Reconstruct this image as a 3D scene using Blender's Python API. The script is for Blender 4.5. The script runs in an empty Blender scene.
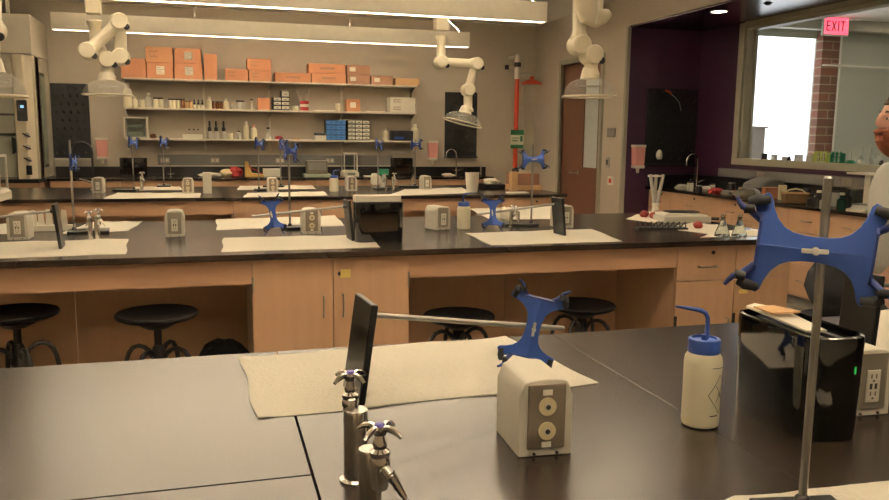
import bpy, math, random
from mathutils import Vector, Matrix, Euler
random.seed(7)
S = bpy.context.scene
COL = S.collection
PI = math.pi

# ------------------------------------------------------------------ camera
F = 797.455; YAW = 0.2831013; PIT = 0.14351; ROL = 0.0117077
CAM = Vector((0, 0, 1.5))
_fw = Vector((math.sin(YAW)*math.cos(PIT), math.cos(YAW)*math.cos(PIT), -math.sin(PIT)))
_r0 = Vector((math.cos(YAW), -math.sin(YAW), 0)); _u0 = _r0.cross(_fw)
_r = _r0*math.cos(ROL) + _u0*math.sin(ROL); _u = _u0*math.cos(ROL) - _r0*math.sin(ROL)
cd = bpy.data.cameras.new('camera'); cam = bpy.data.objects.new('camera', cd); COL.objects.link(cam)
m3 = Matrix((_r, _u, -_fw)).transposed()
cam.matrix_world = Matrix.Translation(CAM) @ m3.to_4x4()
cd.sensor_width = 36; cd.lens = 36*F/889; cd.clip_start = .05; cd.clip_end = 200
S.camera = cam
def ray(x, y): return _fw*F + _r*(x-444.5) - _u*(y-250)
def atz(x, y, z=.92): d = ray(x, y); return CAM + d*((z-CAM.z)/d.z)
def aty(x, y, Y): d = ray(x, y); return CAM + d*((Y-CAM.y)/d.y)
def atx(x, y, X): d = ray(x, y); return CAM + d*((X-CAM.x)/d.x)

# ------------------------------------------------------------------ world, exposure
w = bpy.data.worlds.new('world'); S.world = w; w.use_nodes = True
w.node_tree.nodes['Background'].inputs[0].default_value = (.93, .97, 1, 1)
w.node_tree.nodes['Background'].inputs[1].default_value = 2.2
S.view_settings.view_transform = 'Standard'; S.view_settings.look = 'None'
S.view_settings.gamma = 1; S.view_settings.use_curve_mapping = False
S.view_settings.exposure = 0.52
WARM = (1.0, .85, .68)

# ------------------------------------------------------------------ materials
def lin(c): return tuple(((v/255)/12.92 if v/255 <= .04045 else ((v/255+.055)/1.055)**2.4) for v in c)
M = {}
def mat(name, rgb, rough=.5, metal=0, var=.08, scale=12, bump=0, spec=.5, em=None, es=0, trans=0, alpha=1, coat=0, stretch=None):
    m = bpy.data.materials.new(name); m.use_nodes = True; M[name] = m
    nt = m.node_tree; b = nt.nodes['Principled BSDF']
    c = lin(rgb)
    b.inputs['Roughness'].default_value = rough; b.inputs['Metallic'].default_value = metal
    b.inputs['Specular IOR Level'].default_value = spec
    b.inputs['Transmission Weight'].default_value = trans; b.inputs['Alpha'].default_value = alpha
    b.inputs['Coat Weight'].default_value = coat
    b.inputs['Base Color'].default_value = (*c, 1)
    if em: b.inputs['Emission Color'].default_value = (*em, 1); b.inputs['Emission Strength'].default_value = es
    tc = nt.nodes.new('ShaderNodeTexCoord'); mp = nt.nodes.new('ShaderNodeMapping')
    nt.links.new(tc.outputs['Object'], mp.inputs[0])
    if stretch: mp.inputs['Scale'].default_value = stretch
    nz = nt.nodes.new('ShaderNodeTexNoise'); nz.inputs['Scale'].default_value = scale; nz.inputs['Detail'].default_value = 4
    nt.links.new(mp.outputs[0], nz.inputs[0])
    if var:
        mx = nt.nodes.new('ShaderNodeMix'); mx.data_type = 'RGBA'
        nt.links.new(nz.outputs[0], mx.inputs[0])
        mx.inputs[6].default_value = (*[v*(1-var) for v in c], 1); mx.inputs[7].default_value = (*[min(1, v*(1+var)) for v in c], 1)
        nt.links.new(mx.outputs[2], b.inputs['Base Color'])
    if bump:
        bp = nt.nodes.new('ShaderNodeBump'); bp.inputs['Strength'].default_value = bump; bp.inputs['Distance'].default_value = .004
        nt.links.new(nz.outputs[0], bp.inputs['Height']); nt.links.new(bp.outputs[0], b.inputs['Normal'])
    return m
mat('wall_paint', (190,180,162), .8, var=.03)
mat('ceiling_paint', (226,222,210), .85, var=.03, scale=40)
mat('purple_paint', (58,28,52), .45, var=.05)
mat('epoxy', (38,30,24), .24, var=.10, scale=3, spec=.5)
mat('epoxy_dark', (20,19,19), .35, var=.1, scale=5)
mat('wood', (188,152,120), .42, var=.10, scale=3, stretch=(9,9,.7))
mat('wood_h', (188,150,118), .42, var=.10, scale=3, stretch=(.7,9,9))
mat('wood_panel', (176,138,104), .5, var=.08, scale=3, stretch=(6,6,.7))
mat('door_wood', (98,64,46), .45, var=.15, scale=3, stretch=(9,9,.6))
mat('floor_tile', (176,168,152), .5, var=.1, scale=30)
mat('grey_trim', (158,154,136), .5)
mat('kick', (120,118,112), .6)
mat('metal_dark', (46,44,42), .45, .5)
mat('steel', (172,168,160), .33, .9)
mat('steel_rod', (150,146,138), .38, .8)
mat('handle_metal', (150,142,126), .42, .5)
mat('chrome', (235,232,226), .13, 1, var=.02)
mat('black_gloss', (9,9,10), .07, coat=.5, var=.02)
mat('black_plastic', (18,18,19), .5)
mat('slab_iron', (30,31,30), .3, .2)
mat('stool_black', (12,11,11), .5, spec=.12)
mat('plate_steel', (140,128,112), .35, .45)
mat('rubber', (38,38,38), .75)
mat('blue_clamp', (52,82,158), .42, .15, var=.04)
mat('blue_dark', (34,50,112), .45)
mat('blue_plastic', (42,70,140), .4)
mat('white_plastic', (226,220,202), .4)
mat('cream_paint', (222,212,186), .35, var=.02)
mat('ped_grey', (206,200,184), .5, var=.04)
mat('hood_paint', (196,188,170), .5, var=.03)
mat('shelf_white', (214,206,188), .5)
mat('paper', (214,207,190), .8, var=.04, bump=.3, scale=60)
mat('paper_plain', (235,228,210), .8, var=.03)
mat('card_orange', (184,126,90), .8, var=.08)
mat('card_brown', (146,106,80), .8, var=.08)
mat('card_tan', (196,158,112), .8, var=.06)
mat('card_tape', (182,104,62), .5)
mat('bottle_milk', (224,216,186), .45, var=.03)
mat('amber', (96,58,30), .2)
mat('glass', (240,245,240), .03, trans=1, var=0, alpha=1)
mat('glass_pane', (130,142,136), .02, var=0, alpha=.12, spec=.6)
mat('dome', (236,234,222), .06, var=0, alpha=.11, spec=1)
mat('frost', (226,224,210), .35, var=.02, alpha=.6)
mat('lamp_shell', (238,232,214), .5)
mat('lens', (255,240,215), .5, var=0, em=WARM, es=6)
mat('lens_up', (255,240,215), .5, var=0, em=WARM, es=110)
mat('downlight', (255,240,215), .5, var=0, em=WARM, es=9)
mat('pegboard', (14,14,14), .6, bump=.5, scale=30)
mat('red_paint', (196,62,28), .4)
mat('orange_red', (206,72,34), .4)
mat('green_sign', (34,104,62), .5)
mat('green_plastic', (40,130,96), .4)
mat('green_fluid', (20,56,42), .2)
mat('yellow_green', (196,204,110), .5)
mat('pink', (230,164,152), .45, var=.03)
mat('red_rubber', (136,46,34), .6)
mat('red_cloth', (150,40,40), .8)
mat('blue_bin', (44,92,148), .5)
mat('exit_glow', (255,60,80), .5, var=0, em=(1,.10,.16), es=1.6)
mat('exit_letter', (120,10,20), .5)
mat('green_led', (30,150,60), .5, em=(.05,1,.2), es=.12)
mat('sky_led', (140,200,240), .5, em=(.4,.7,1), es=1.0)
mat('basket', (112,84,54), .8, bump=.6, scale=60)
mat('ivory', (214,200,158), .4)
mat('note_yellow', (226,206,120), .8)
mat('skin', (176,132,116), .55, var=.05)
mat('beard', (104,54,32), .9, bump=.6, scale=90)
mat('hair', (50,34,22), .9, bump=.6, scale=90)
mat('shirt_grey', (158,156,148), .9, bump=.3, scale=50)
mat('cloth_black', (20,20,22), .9, bump=.4, scale=40)
mat('eye_white', (230,225,215), .3)
mat('lcd', (140,150,130), .3)
mat('tan_wall', (70,60,48), .8)
mat('corridor_wall', (178,180,164), .7, var=.03)
mat('yellow_plastic', (216,176,96), .5)
mat('ink', (60,58,54), .6, var=0)
mat('purple_cap', (84,70,150), .4)

def brick_material():
    m = bpy.data.materials.new('brick'); m.use_nodes = True; M['brick'] = m
    nt = m.node_tree; b = nt.nodes['Principled BSDF']; b.inputs['Roughness'].default_value = .85
    tc = nt.nodes.new('ShaderNodeTexCoord'); mp = nt.nodes.new('ShaderNodeMapping'); mp.inputs['Rotation'].default_value = (PI/2, 0, 0)
    br = nt.nodes.new('ShaderNodeTexBrick'); br.inputs['Scale'].default_value = 1
    br.inputs['Brick Width'].default_value = .42; br.inputs['Row Height'].default_value = .13; br.inputs['Mortar Size'].default_value = .010
    br.inputs['Color1'].default_value = (*lin((132,82,62)), 1); br.inputs['Color2'].default_value = (*lin((112,76,58)), 1); br.inputs['Mortar'].default_value = (*lin((150,132,108)), 1)
    nt.links.new(tc.outputs['Object'], mp.inputs[0]); nt.links.new(mp.outputs[0], br.inputs[0]); nt.links.new(br.outputs[0], b.inputs['Base Color'])
brick_material()
def mesh_alpha():   # absorbent mat: quilted paper with fine embossing
    m = M['paper']; nt = m.node_tree; b = nt.nodes['Principled BSDF']
    tc = nt.nodes.new('ShaderNodeTexCoord'); vo = nt.nodes.new('ShaderNodeTexVoronoi'); vo.inputs['Scale'].default_value = 90
    nt.links.new(tc.outputs['Object'], vo.inputs[0])
    bp = nt.nodes.new('ShaderNodeBump'); bp.inputs['Strength'].default_value = .5; bp.inputs['Distance'].default_value = .003
    nt.links.new(vo.outputs[0], bp.inputs['Height']); nt.links.new(bp.outputs[0], b.inputs['Normal'])
mesh_alpha()

# ------------------------------------------------------------------ mesh builder
class MB:
    def __init__(s): s.v = []; s.f = []
    def add(s, vs, fs, mtx=None):
        n = len(s.v); s.v += [(mtx @ Vector(v)) if mtx else Vector(v) for v in vs]
        s.f += [tuple(n+i for i in f) for f in fs]; return s
    def box(s, x0, x1, y0, y1, z0, z1, mtx=None):
        return s.add([(x0,y0,z0),(x1,y0,z0),(x1,y1,z0),(x0,y1,z0),(x0,y0,z1),(x1,y0,z1),(x1,y1,z1),(x0,y1,z1)],
                     [(0,3,2,1),(4,5,6,7),(0,1,5,4),(1,2,6,5),(2,3,7,6),(3,0,4,7)], mtx)
    def cbox(s, c, d, mtx=None): return s.box(c[0]-d[0]/2, c[0]+d[0]/2, c[1]-d[1]/2, c[1]+d[1]/2, c[2]-d[2]/2, c[2]+d[2]/2, mtx)
    def lathe(s, prof, c=(0,0,0), n=20, mtx=None):   # prof: (r, z) list, bottom to top
        vs = []; fs = []; rings = []
        for r, z in prof:
            if r < 1e-6: rings.append([len(vs)]); vs.append((c[0], c[1], c[2]+z))
            else:
                rings.append(list(range(len(vs), len(vs)+n)))
                vs += [(c[0]+r*math.cos(2*PI*k/n), c[1]+r*math.sin(2*PI*k/n), c[2]+z) for k in range(n)]
        for a, b in zip(rings, rings[1:]):
            for k in range(n):
                k2 = (k+1) % n
                if len(a) == 1 and len(b) == 1: continue
                if len(a) == 1: fs.append((a[0], b[k2], b[k]))
                elif len(b) == 1: fs.append((a[k], a[k2], b[0]))
                else: fs.append((a[k], a[k2], b[k2], b[k]))
        return s.add(vs, fs, mtx)
    def tube(s, pts, r, n=10, cap=True):
        pts = [Vector(p) for p in pts]; rs = r if isinstance(r, (list, tuple)) else [r]*len(pts)
        vs = []; fs = []; up = None
        for i, p in enumerate(pts):
            t = (pts[min(i+1, len(pts)-1)] - pts[max(i-1, 0)]).normalized()
            if up is None:
                up = Vector((0,0,1)) if abs(t.z) < .9 else Vector((1,0,0))
            a = t.cross(up).normalized(); b = a.cross(t).normalized(); up = b
            vs += [p + (a*math.cos(2*PI*k/n) + b*math.sin(2*PI*k/n))*rs[i] for k in range(n)]
        for i in range(len(pts)-1):
            for k in range(n):
                k2 = (k+1) % n
                fs.append((i*n+k, (i+1)*n+k, (i+1)*n+k2, i*n+k2))
        if cap: fs.append(tuple(range(n))); fs.append(tuple((len(pts)-1)*n+k for k in reversed(range(n))))
        return s.add(vs, fs)
    def prism(s, poly, a, b, mtx=None, axis='z'):   # extrude polygon (p,q) from a to b along axis
        def P(p, q, h): return {'z': (p,q,h), 'y': (p,h,q), 'x': (h,p,q)}[axis]
        n = len(poly)
        vs = [P(p,q,a) for p,q in poly] + [P(p,q,b) for p,q in poly]
        fs = [tuple(reversed(range(n))), tuple(range(n,2*n))] + [(k,(k+1)%n,n+(k+1)%n,n+k) for k in range(n)]
        return s.add(vs, fs, mtx)
    def build(s, name, m, parent=None, bevel=0, loc=None, rz=0, seg=2, smooth=True):
        me = bpy.data.meshes.new(name); me.from_pydata([tuple(v) for v in s.v], [], s.f); me.validate()
        import bmesh
        bm = bmesh.new(); bm.from_mesh(me); bmesh.ops.recalc_face_normals(bm, faces=bm.faces); bm.to_mesh(me); bm.free()
        me.materials.append(M[m] if isinstance(m, str) else m)
        o = bpy.data.objects.new(name, me); COL.objects.link(o)
        if parent: o.parent = parent
        if loc is not None: o.location = loc
        o.rotation_euler.z = rz
        if smooth:
            me.polygons.foreach_set('use_smooth', [True]*len(me.polygons)); me.set_sharp_from_angle(angle=math.radians(38))
        if bevel:
            b = o.modifiers.new('bevel', 'BEVEL'); b.width = bevel; b.segments = seg; b.limit_method = 'ANGLE'; b.angle_limit = math.radians(40)
            if smooth: b.harden_normals = True
        return o
def tag(o, label, cat, group=None, kind=None):
    if label: o['label'] = label
    if cat: o['category'] = cat
    if group: o['group'] = group
    if kind: o['kind'] = kind
    return o
def T(name, label, cat, loc=(0,0,0), rot=(0,0,0), group=None):
    o = bpy.data.objects.new(name, None); COL.objects.link(o); o.empty_display_size = .05
    o.location = loc; o.rotation_euler = rot; return tag(o, label, cat, group)
def kids(o): return [c for c in bpy.data.objects if c.parent == o]
def copy_tree(o, parent=None):
    c = o.copy(); COL.objects.link(c); c.parent = parent
    for k in kids(o): copy_tree(k, c)
    return c
def dup(o, loc, label, rot=None, group=None, scale=None):
    c = copy_tree(o); c.location = loc; c['label'] = label
    if rot is not None: c.rotation_euler = rot
    if group: c['group'] = group
    if scale: c.scale = scale
    return c
def struct(name, mb, m, **k):
    o = mb.build(name, m, smooth=False, **k); o['kind'] = 'structure'; return o

# ------------------------------------------------------------------ room shell
XL, XD, XR, YB, YP, ZC, ZS = -3.6, 4.65, 5.62, 11.25, 8.5, 3.1, 2.77
struct('floor', MB().box(XL-.2, XR+.25, -2.2, YB+.2, -.1, 0), 'floor_tile')
struct('ceiling', MB().box(XL-.2, XD+.02, -2.2, YB+.2, ZC, ZC+.1), 'ceiling_paint')
struct('wall_back', MB().box(XL-.2, XD+.15, YB, YB+.15, 0, ZC), 'wall_paint')
struct('wall_left', MB().box(XL-.15, XL, -2.2, YB, 0, ZC), 'wall_paint')
struct('wall_front', MB().box(XL-.2, XR+.25, -2.2, -2.05, 0, ZC), 'wall_paint')
DY0, DY1, DZ = 9.10, 10.28, 2.46
wd = MB().box(XD, XD+.15, YP+.0, DY0, 0, ZC).box(XD, XD+.15, DY1, YB, 0, ZC).box(XD, XD+.15, DY0, DY1, DZ, ZC)
struct('wall_door', wd, 'wall_paint')
struct('wall_bulkhead', MB().box(XD, XD+.15, -2.05, YP, ZS, ZC), 'wall_paint')
struct('ceiling_soffit', MB().box(XD+.02, XR+.1, -2.05, YP+.1, ZS-.02, ZS+.08), mat('soffit_paint', (60,34,56), .25, var=.03, spec=.8))
struct('wall_alcove', MB().box(XD+.03, XR+.2, YP-.004, YP+.12, 0, ZC), 'purple_paint')
# thin painted return so the door wall ends in its own colour
struct('trim_1', MB().box(XD-.012, XD+.03, YP-.015, YP+.03, 0, ZS-.02), 'grey_trim')
WY0, WY1, WZ0, WZ1 = 3.0, 7.66, 1.24, 2.70
wr = MB().box(XR, XR+.12, -2.05, WY0, 0, ZC).box(XR, XR+.12, WY1, YP, 0, ZC).box(XR, XR+.12, WY0, WY1, 0, WZ0).box(XR, XR+.12, WY0, WY1, WZ1, ZC)
struct('wall_right', wr, 'purple_paint')
# window frame: outer casing, reveal lining, thin inner frame
wf = MB()
for (a, b, c, d) in ((WY0-.08, WY0, WZ0-.03, WZ1+.04), (WY1, WY1+.09, WZ0-.03, WZ1+.04)): wf.box(XR-.025, XR+.0, a, b, c, d)
wf.box(XR-.025, XR, WY0, WY1, WZ1, WZ1+.05).box(XR-.027, XR, WY0-.08, WY1+.09, WZ0-.03, WZ0+.04)
wf.box(XR, XR+.12, WY1-.03, WY1-.001, WZ0, WZ1).box(XR, XR+.12, WY0+.001, WY0+.05, WZ0, WZ1).box(XR, XR+.12, WY0, WY1, WZ0, WZ0+.04).box(XR, XR+.12, WY0, WY1, WZ1-.04, WZ1)
wf.box(XR+.09, XR+.118, WY1-.05, WY1-.03, WZ0+.04, WZ1-.04).box(XR+.09, XR+.118, WY0+.05, WY0+.1, WZ0+.04, WZ1-.04)
wfo = struct('window_1', wf, 'grey_trim')
gp = MB().box(XR+.104, XR+.110, WY0+.08, WY1-.04, WZ0+.03, WZ1-.03).build('pane', 'glass_pane', wfo)
# corridor seen through the window
CX0, CX1, CY0, CY1, CZ = XR+.125, 13.5, -2, 10.6, 3.3
OX0, OX1, OZ0, OZ1 = 6.6, 9.05, .4, 3.04
struct('floor_corridor', MB().box(CX0, CX1, CY0, CY1+.2, -.1, 0), 'floor_tile')
struct('ceiling_corridor', MB().box(CX0-.26, CX1, CY0, CY1+.2, CZ, CZ+.1), 'ceiling_paint')
cw = MB().box(CX0-.1, OX0, CY1, CY1+.03, 0, CZ).box(OX1, CX1, CY1, CY1+.03, 0, CZ).box(OX0, OX1, CY1, CY1+.03, 0, OZ0).box(OX0, OX1, CY1, CY1+.03, OZ1, CZ)
struct('wall_corridor_end', cw, 'corridor_wall')
struct('wall_corridor_side', MB().box(CX1, CX1+.1, CY0, CY1, 0, CZ), 'corridor_wall')
struct('wall_corridor_near', MB().box(CX0, CX1, CY0-.1, CY0, 0, CZ), 'corridor_wall')
struct('wall_pillar', MB().box(9.05, 9.40, CY1-.14, CY1+.0, 0, CZ-.16), 'brick')
struct('trim_2', MB().box(9.0, CX1, CY1-.24, CY1-.22, 2.61, 2.635).box(9.30, 9.325, CY1-.24, CY1-.22, 0, CZ), 'shelf_white')
struct('trim_3', MB().box(CX0, CX1, CY1-.3, CY1-.14, CZ-.16, CZ), 'grey_trim')
ba, bb = aty(750, 128, 38), aty(765.5, 128, 38)
tag(MB().box(ba.x, bb.x, 38, 42, -.1, ba.z).box(ba.x-.1, bb.x+.1, 37.9, 42.1, ba.z, ba.z+.1).build('building', 'tan_wall'), 'pale tan block of a building outside, seen low through the bright glazing', 'building')

# door
fr = MB().box(XD-.03, XD+.16, DY0-.06, DY0, 0, DZ+.06).box(XD-.03, XD+.16, DY1, DY1+.06, 0, DZ+.06).box(XD-.03, XD+.16, DY0, DY1, DZ, DZ+.06)
dr = struct('door_1', fr, 'grey_trim')
VY0, VY1, VZ0, VZ1 = 9.22, 9.62, 1.10, 2.28
lf = MB().box(XD+.02, XD+.065, DY0, VY0, 0, DZ).box(XD+.02, XD+.065, VY1, DY1, 0, DZ).box(XD+.02, XD+.065, VY0, VY1, 0, VZ0).box(XD+.02, XD+.065, VY0, VY1, VZ1, DZ)
lf.build('door_leaf', 'door_wood', dr)
MB().box(XD+.035, XD+.045, VY0, VY1, VZ0, VZ1).build('glass_panel', mat('door_glass', (196,204,200), .3, var=.05, spec=.6), dr)
hd = MB().tube([(XD+.02, 9.74, 1.02), (XD-.05, 9.74, 1.02)], .012).tube([(XD-.05, 9.74, 1.02), (XD-.05, 9.86, 1.02)], .011)
hd.lathe([(0,0),(.03,0),(.03,.008),(0,.008)], mtx=Matrix.Translation((XD+.02, 9.74, 1.02)) @ Matrix.Rotation(-PI/2, 4, 'Y')).build('door_handle', 'steel', dr)
# corridor / behind door: closed box so no sky leaks in
struct('wall_behind_door', MB().box(XD+.8, XD+.9, 8.62, YB+.1, 0, ZC).box(XD+.15, XD+.9, YB, YB+.1, 0, ZC).box(XD+.15, XD+.9, 8.6, YB, ZC, ZC+.1).box(XD+.15, XD+.9, 8.6, YB, -.1, 0), 'corridor_wall')

# ------------------------------------------------------------------ lights
def area(name, loc, sx, sy, power, rot=(0,0,0), col=WARM):
    l = bpy.data.lights.new(name, 'AREA'); l.shape = 'RECTANGLE'; l.size = sx; l.size_y = sy; l.energy = power; l.color = col
    o = bpy.data.objects.new(name, l); COL.objects.link(o); o.location = loc; o.rotation_euler = rot; return o
FX0, FX1 = -1.66, 3.17
pend_lab = ['long linear pendant light nearest the back wall shelves', 'long linear pendant light second from the back wall', 'unseen linear pendant light added over the middle bench to light it', 'unseen linear pendant light added above the far edge of the front bench', 'unseen linear pendant light added above the near edge of the front bench']
for i, Y in enumerate((9.92, 7.47, 5.02, 2.57, .12)):  # last three rows hang out of view, added to light the benches
    t = T('pendant_light', pend_lab[i], 'ceiling light', ((FX0+FX1)/2, Y, 2.6), group='linear pendant lights')
    L = (FX1-FX0)/2
    MB().box(-L, L, -.055, -.047, 0, .185).box(-L, L, .047, .055, 0, .185).box(-L, -L+.01, -.047, .047, 0, .185).box(L-.01, L, -.047, .047, 0, .185).box(-L, L, -.047, .047, .06, .08).build('housing', 'lamp_shell', t)
    MB().box(-L+.01, L-.01, -.04, .04, .003, .010).build('diffuser', 'lens', t)
    MB().box(-L+.05, L-.05, -.04, .04, .135, .145).build('uplight_strip', 'lens_up', t)
    for x in (-L+.25, -.9, .9, L-.25):
        MB().tube([(x, 0, .08), (x, 0, ZC-2.6)], .003, 6).build('suspension_cable', 'steel', t)
    MB().tube([(L-.12, 0, .18), (L-.14, 0, .22), (L-.24, 0, .30), (L-.33, 0, .42), (L-.36, 0, ZC-2.6)], .006, 6).build('power_cord', 'white_plastic', t)
dl = T('downlight', 'small round recessed downlight in the dark soffit', 'ceiling light', (*atz(719, 11.5, ZS-.02)[:2], ZS-.02))
MB().lathe([(.075,-.004),(.085,-.004),(.085,.0),(.075,0)]).build('trim_ring', 'white_plastic', dl)
MB().lathe([(0,-.003),(.075,-.003),(.075,-.001),(0,-.001)]).build('lens', 'downlight', dl)
p = atz(768, 3, ZS-.02)
sp = T('sprinkler', 'tiny dark sprinkler head in the soffit by the window', 'sprinkler', p)
MB().lathe([(0,-.02),(.02,-.02),(.03,-.008),(.045,0),(0,0)]).build('cover', 'metal_dark', sp)
for i, (x, y) in enumerate(((9.99, 9.9), (8.6, 5.0), (11, 5.0))):  # second and third are unseen, added to light the corridor
    t = T('downlight', ['round recessed downlight in the corridor ceiling behind the window glass', 'unseen downlight added to light the near corridor', 'unseen downlight added to light the far corridor'][i], 'ceiling light', (x, y, CZ))
    MB().lathe([(0,-.004),(.12,-.004),(.12,0),(0,0)]).build('lens', 'downlight', t)
area('corridor_fill', (9, 6, CZ-.03), 2.5, 6, 75, col=(1,.93,.78))  # added fill light without a fitting, brightens the corridor

# ------------------------------------------------------------------ benches
def cabinet(name, label, x0, x1, yf, kind, d=.6, axis='x', flip=1, group='bench cabinets', nd=2, knob=None):
    """cabinet whose front faces -Y at yf; local x from 0..w"""
    wdt = x1-x0
    t = T(name, label, 'cabinet', (x0, yf, 0), group=group)
    MB().box(.001, wdt-.001, .02, d, .10, .884).build('body', 'wood', t)
    MB().box(.001, wdt-.001, .07, d-.02, 0, .10).build('kickplate', 'kick', t)
    g = .0025
    def handle(par, x, z, vert):
        a = (0, 0, .055) if vert else (.055, 0, 0); a = Vector(a); c = Vector((x, -.028, z))
        MB().tube([c-a+Vector((0,.028,0)), c-a, c+a, c+a+Vector((0,.028,0))], .005, 8).build('handle', 'handle_metal', par)
    if kind == 'doors':
        for k in range(nd):
            a, b = wdt*k/nd, wdt*(k+1)/nd
            dd = MB().box(a+g, b-g, 0, .02, .105, .885).build('door', 'wood', t, bevel=.0015)
            handle(dd, (b-.05) if (k % 2 == 0 and nd > 1) else (a+.05), .64, True)
            if k == 0 and nd > 1:
                MB().tube([(a+.004, -.006, .72), (a+.004, -.006, .80)], .006, 8).build('hinge', 'handle_metal', dd)
            elif nd > 1: MB().tube([(b-.004, -.006, .72), (b-.004, -.006, .80)], .006, 8).build('hinge', 'handle_metal', dd)
    elif kind == 'drawer_door':
        dw = MB().box(g, wdt-g, 0, .02, .685, .885).build('drawer', 'wood', t, bevel=.0015); handle(dw, wdt/2, .765, False)
        MB().lathe([(0,0),(.011,0),(.011,.006),(0,.006)], mtx=Matrix.Translation((wdt*.6, 0, .845)) @ Matrix.Rotation(PI/2, 4, 'X')).build('lock', 'metal_dark', dw)
        dd = MB().box(g, wdt-g, 0, .02, .105, .68).build('door', 'wood', t, bevel=.0015); handle(dd, wdt-.045, .40, True)
        MB().box(.0, .014, -.008, .002, .40, .48).build('hinge', 'metal_dark', dd)
    elif kind == 'drawers':
        for k, (a, b) in enumerate(((.685,.885), (.40,.68), (.105,.395))):
            dw = MB().box(g, wdt-g, 0, .02, a, b).build('drawer', 'wood', t, bevel=.0015); handle(dw, wdt/2, (a+b)/2, False)
    elif kind == 'wide':
        dw = MB().box(g, wdt-g, 0, .02, .685, .885).build('drawer', 'wood', t, bevel=.0015); handle(dw, wdt/2, .78, False)
        for k in range(2):
            a, b = wdt*k/2, wdt*(k+1)/2
            dd = MB().box(a+g, b-g, 0, .02, .105, .68).build('door', 'wood', t, bevel=.0015); handle(dd, (b-.05) if k == 0 else (a+.05), .55, True)
    return t
def apron(name, label, x0, x1, yf, ybk):
    t = T(name, label, 'knee space panel', (x0, yf, 0), group='knee space aprons')
    w_ = x1-x0
    MB().box(0, w_, 0, .02, .765, .888).build('apron_rail', 'wood_h', t)
    n = max(1, round(w_/.78)); bp = ybk-yf
    for k in range(n):
        MB().box(w_*k/n+.002, w_*(k+1)/n-.002, bp-.02, bp, .0, .888).build('back_panel', 'wood_panel', t)
    return t
def worktop(name, label, x0, x1, y0, y1, seams=()):
    t = tag(MB().box(x0, x1, y0, y1, .889, .92).build(name, 'epoxy', bevel=.0008), label, 'worktop')
    return t
# bench 1 (front)
B1Y0, B1Y1 = .54, 2.12
wt = T('worktop', 'black epoxy worktop of the front bench with thin joints between slabs', 'worktop', (0,0,0))
sl = [(-1.6, .148, 1.312, B1Y1), (-1.6, .148, B1Y0, 1.308), (.152, .9485, B1Y0, B1Y1), (.950, 2.9, B1Y0, B1Y1)]
for a, b, c, d in sl: MB().box(a, b, c, d, .889, .92).build('slab', 'epoxy', wt, bevel=.0012)
MB().box(-1.6, 2.9, B1Y0, B1Y1, .885, .889).build('sub_top', 'epoxy_dark', wt)
for i, (a, b) in enumerate(((-1.55,-.6), (-.6,.35), (.35,1.3), (1.3,2.25), (2.25,2.85))):
    c = cabinet('base_cabinet', 'base cabinet under the front bench, %s from the left' % ['first','second','third','fourth','fifth'][i], a, b, .62, 'doors', d=1.42)
    for ch in kids(c):
        pass
# bench 2 (middle)
Y2, Y2b = 3.9, 5.48
worktop('worktop', 'black epoxy worktop of the middle bench', -2.6, 3.36, Y2, Y2b)
apron('knee_space', 'wooden knee space with apron rail left of the double door cabinet, middle bench', -2.55, .17, Y2+.05, Y2+.75)
c2 = cabinet('base_cabinet', 'double door wooden cabinet with a yellow sticky note, middle bench', .17, .96, Y2+.045, 'doors', d=1.45)
q = aty(345.5, 273.5, Y2+.04)
MB().box(-.026, .026, -.002, 0, -.021, .021).build('sticky_note', 'note_yellow', c2, loc=(q.x-.17, q.y-(Y2+.045), q.z))
MB().lathe([(0,0),(.011,0),(.011,.006),(0,.006)], mtx=Matrix.Translation((aty(340,274,Y2+.04).x-.17, 0, q.z)) @ Matrix.Rotation(PI/2,4,'X')).build('lock', 'metal_dark', c2)
apron('knee_space', 'wooden knee space with apron rail right of the double door cabinet, middle bench', .96, 2.53, Y2+.05, Y2+.75)
cabinet('base_cabinet', 'single drawer over door cabinet beside the right knee space, middle bench', 2.53, 2.92, Y2+.045, 'drawer_door', d=1.45)
c3 = cabinet('base_cabinet', 'end cabinet of the middle bench behind the large blue clamp', 2.92, 3.30, Y2+.045, 'drawer_door', d=1.45)
q = aty(743, 291.5, Y2+.04)
MB().box(-.03, .03, -.002, 0, -.012, .012).build('sticky_note', 'note_yellow', c3, loc=(q.x-2.92, q.y-(Y2+.045), q.z))
# bench 3 (rear)
Y3, Y3b = 7.4, 8.93
worktop('worktop', 'black epoxy worktop of the third bench, far side of the room', -2.6, 3.44, Y3, Y3b)
apron('knee_space', 'wooden knee space at the left part of the third bench', -2.55, .17, Y3+.05, Y3+.75)
cabinet('base_cabinet', 'left wooden cabinet of the pair in the third bench', .17, .96, Y3+.045, 'doors', d=1.4)
cabinet('base_cabinet', 'right wooden cabinet of the pair in the third bench', .96, 1.75, Y3+.045, 'doors', d=1.4)
apron('knee_space', 'wooden knee space at the right part of the third bench', 1.75, 2.75, Y3+.05, Y3+.75)
cabinet('base_cabinet', 'wooden end cabinet at the right of the third bench', 2.75, 3.38, Y3+.045, 'drawer_door', d=1.4)
# back counter
YC = 10.6
t = T('worktop', 'black epoxy counter along the back wall with a low black backsplash', 'worktop', (0,0,0))
MB().box(-1.93, 3.80, YC, YB-.002, .889, .92).build('top', 'epoxy', t, bevel=.002)
MB().box(-1.93, 3.80, YB-.022, YB-.002, .92, 1.04).build('backsplash', 'epoxy_dark', t)
xs = [-1.9, -1.1, -.3, .5, 1.3, 2.1, 2.9, 3.76]
for i in range(7):
    cabinet('base_cabinet', 'base cabinet under the back wall counter, %s from the left' % ['first','second','third','fourth','fifth','sixth','seventh'][i], xs[i], xs[i+1], YC+.03, 'wide', d=.60)
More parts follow.
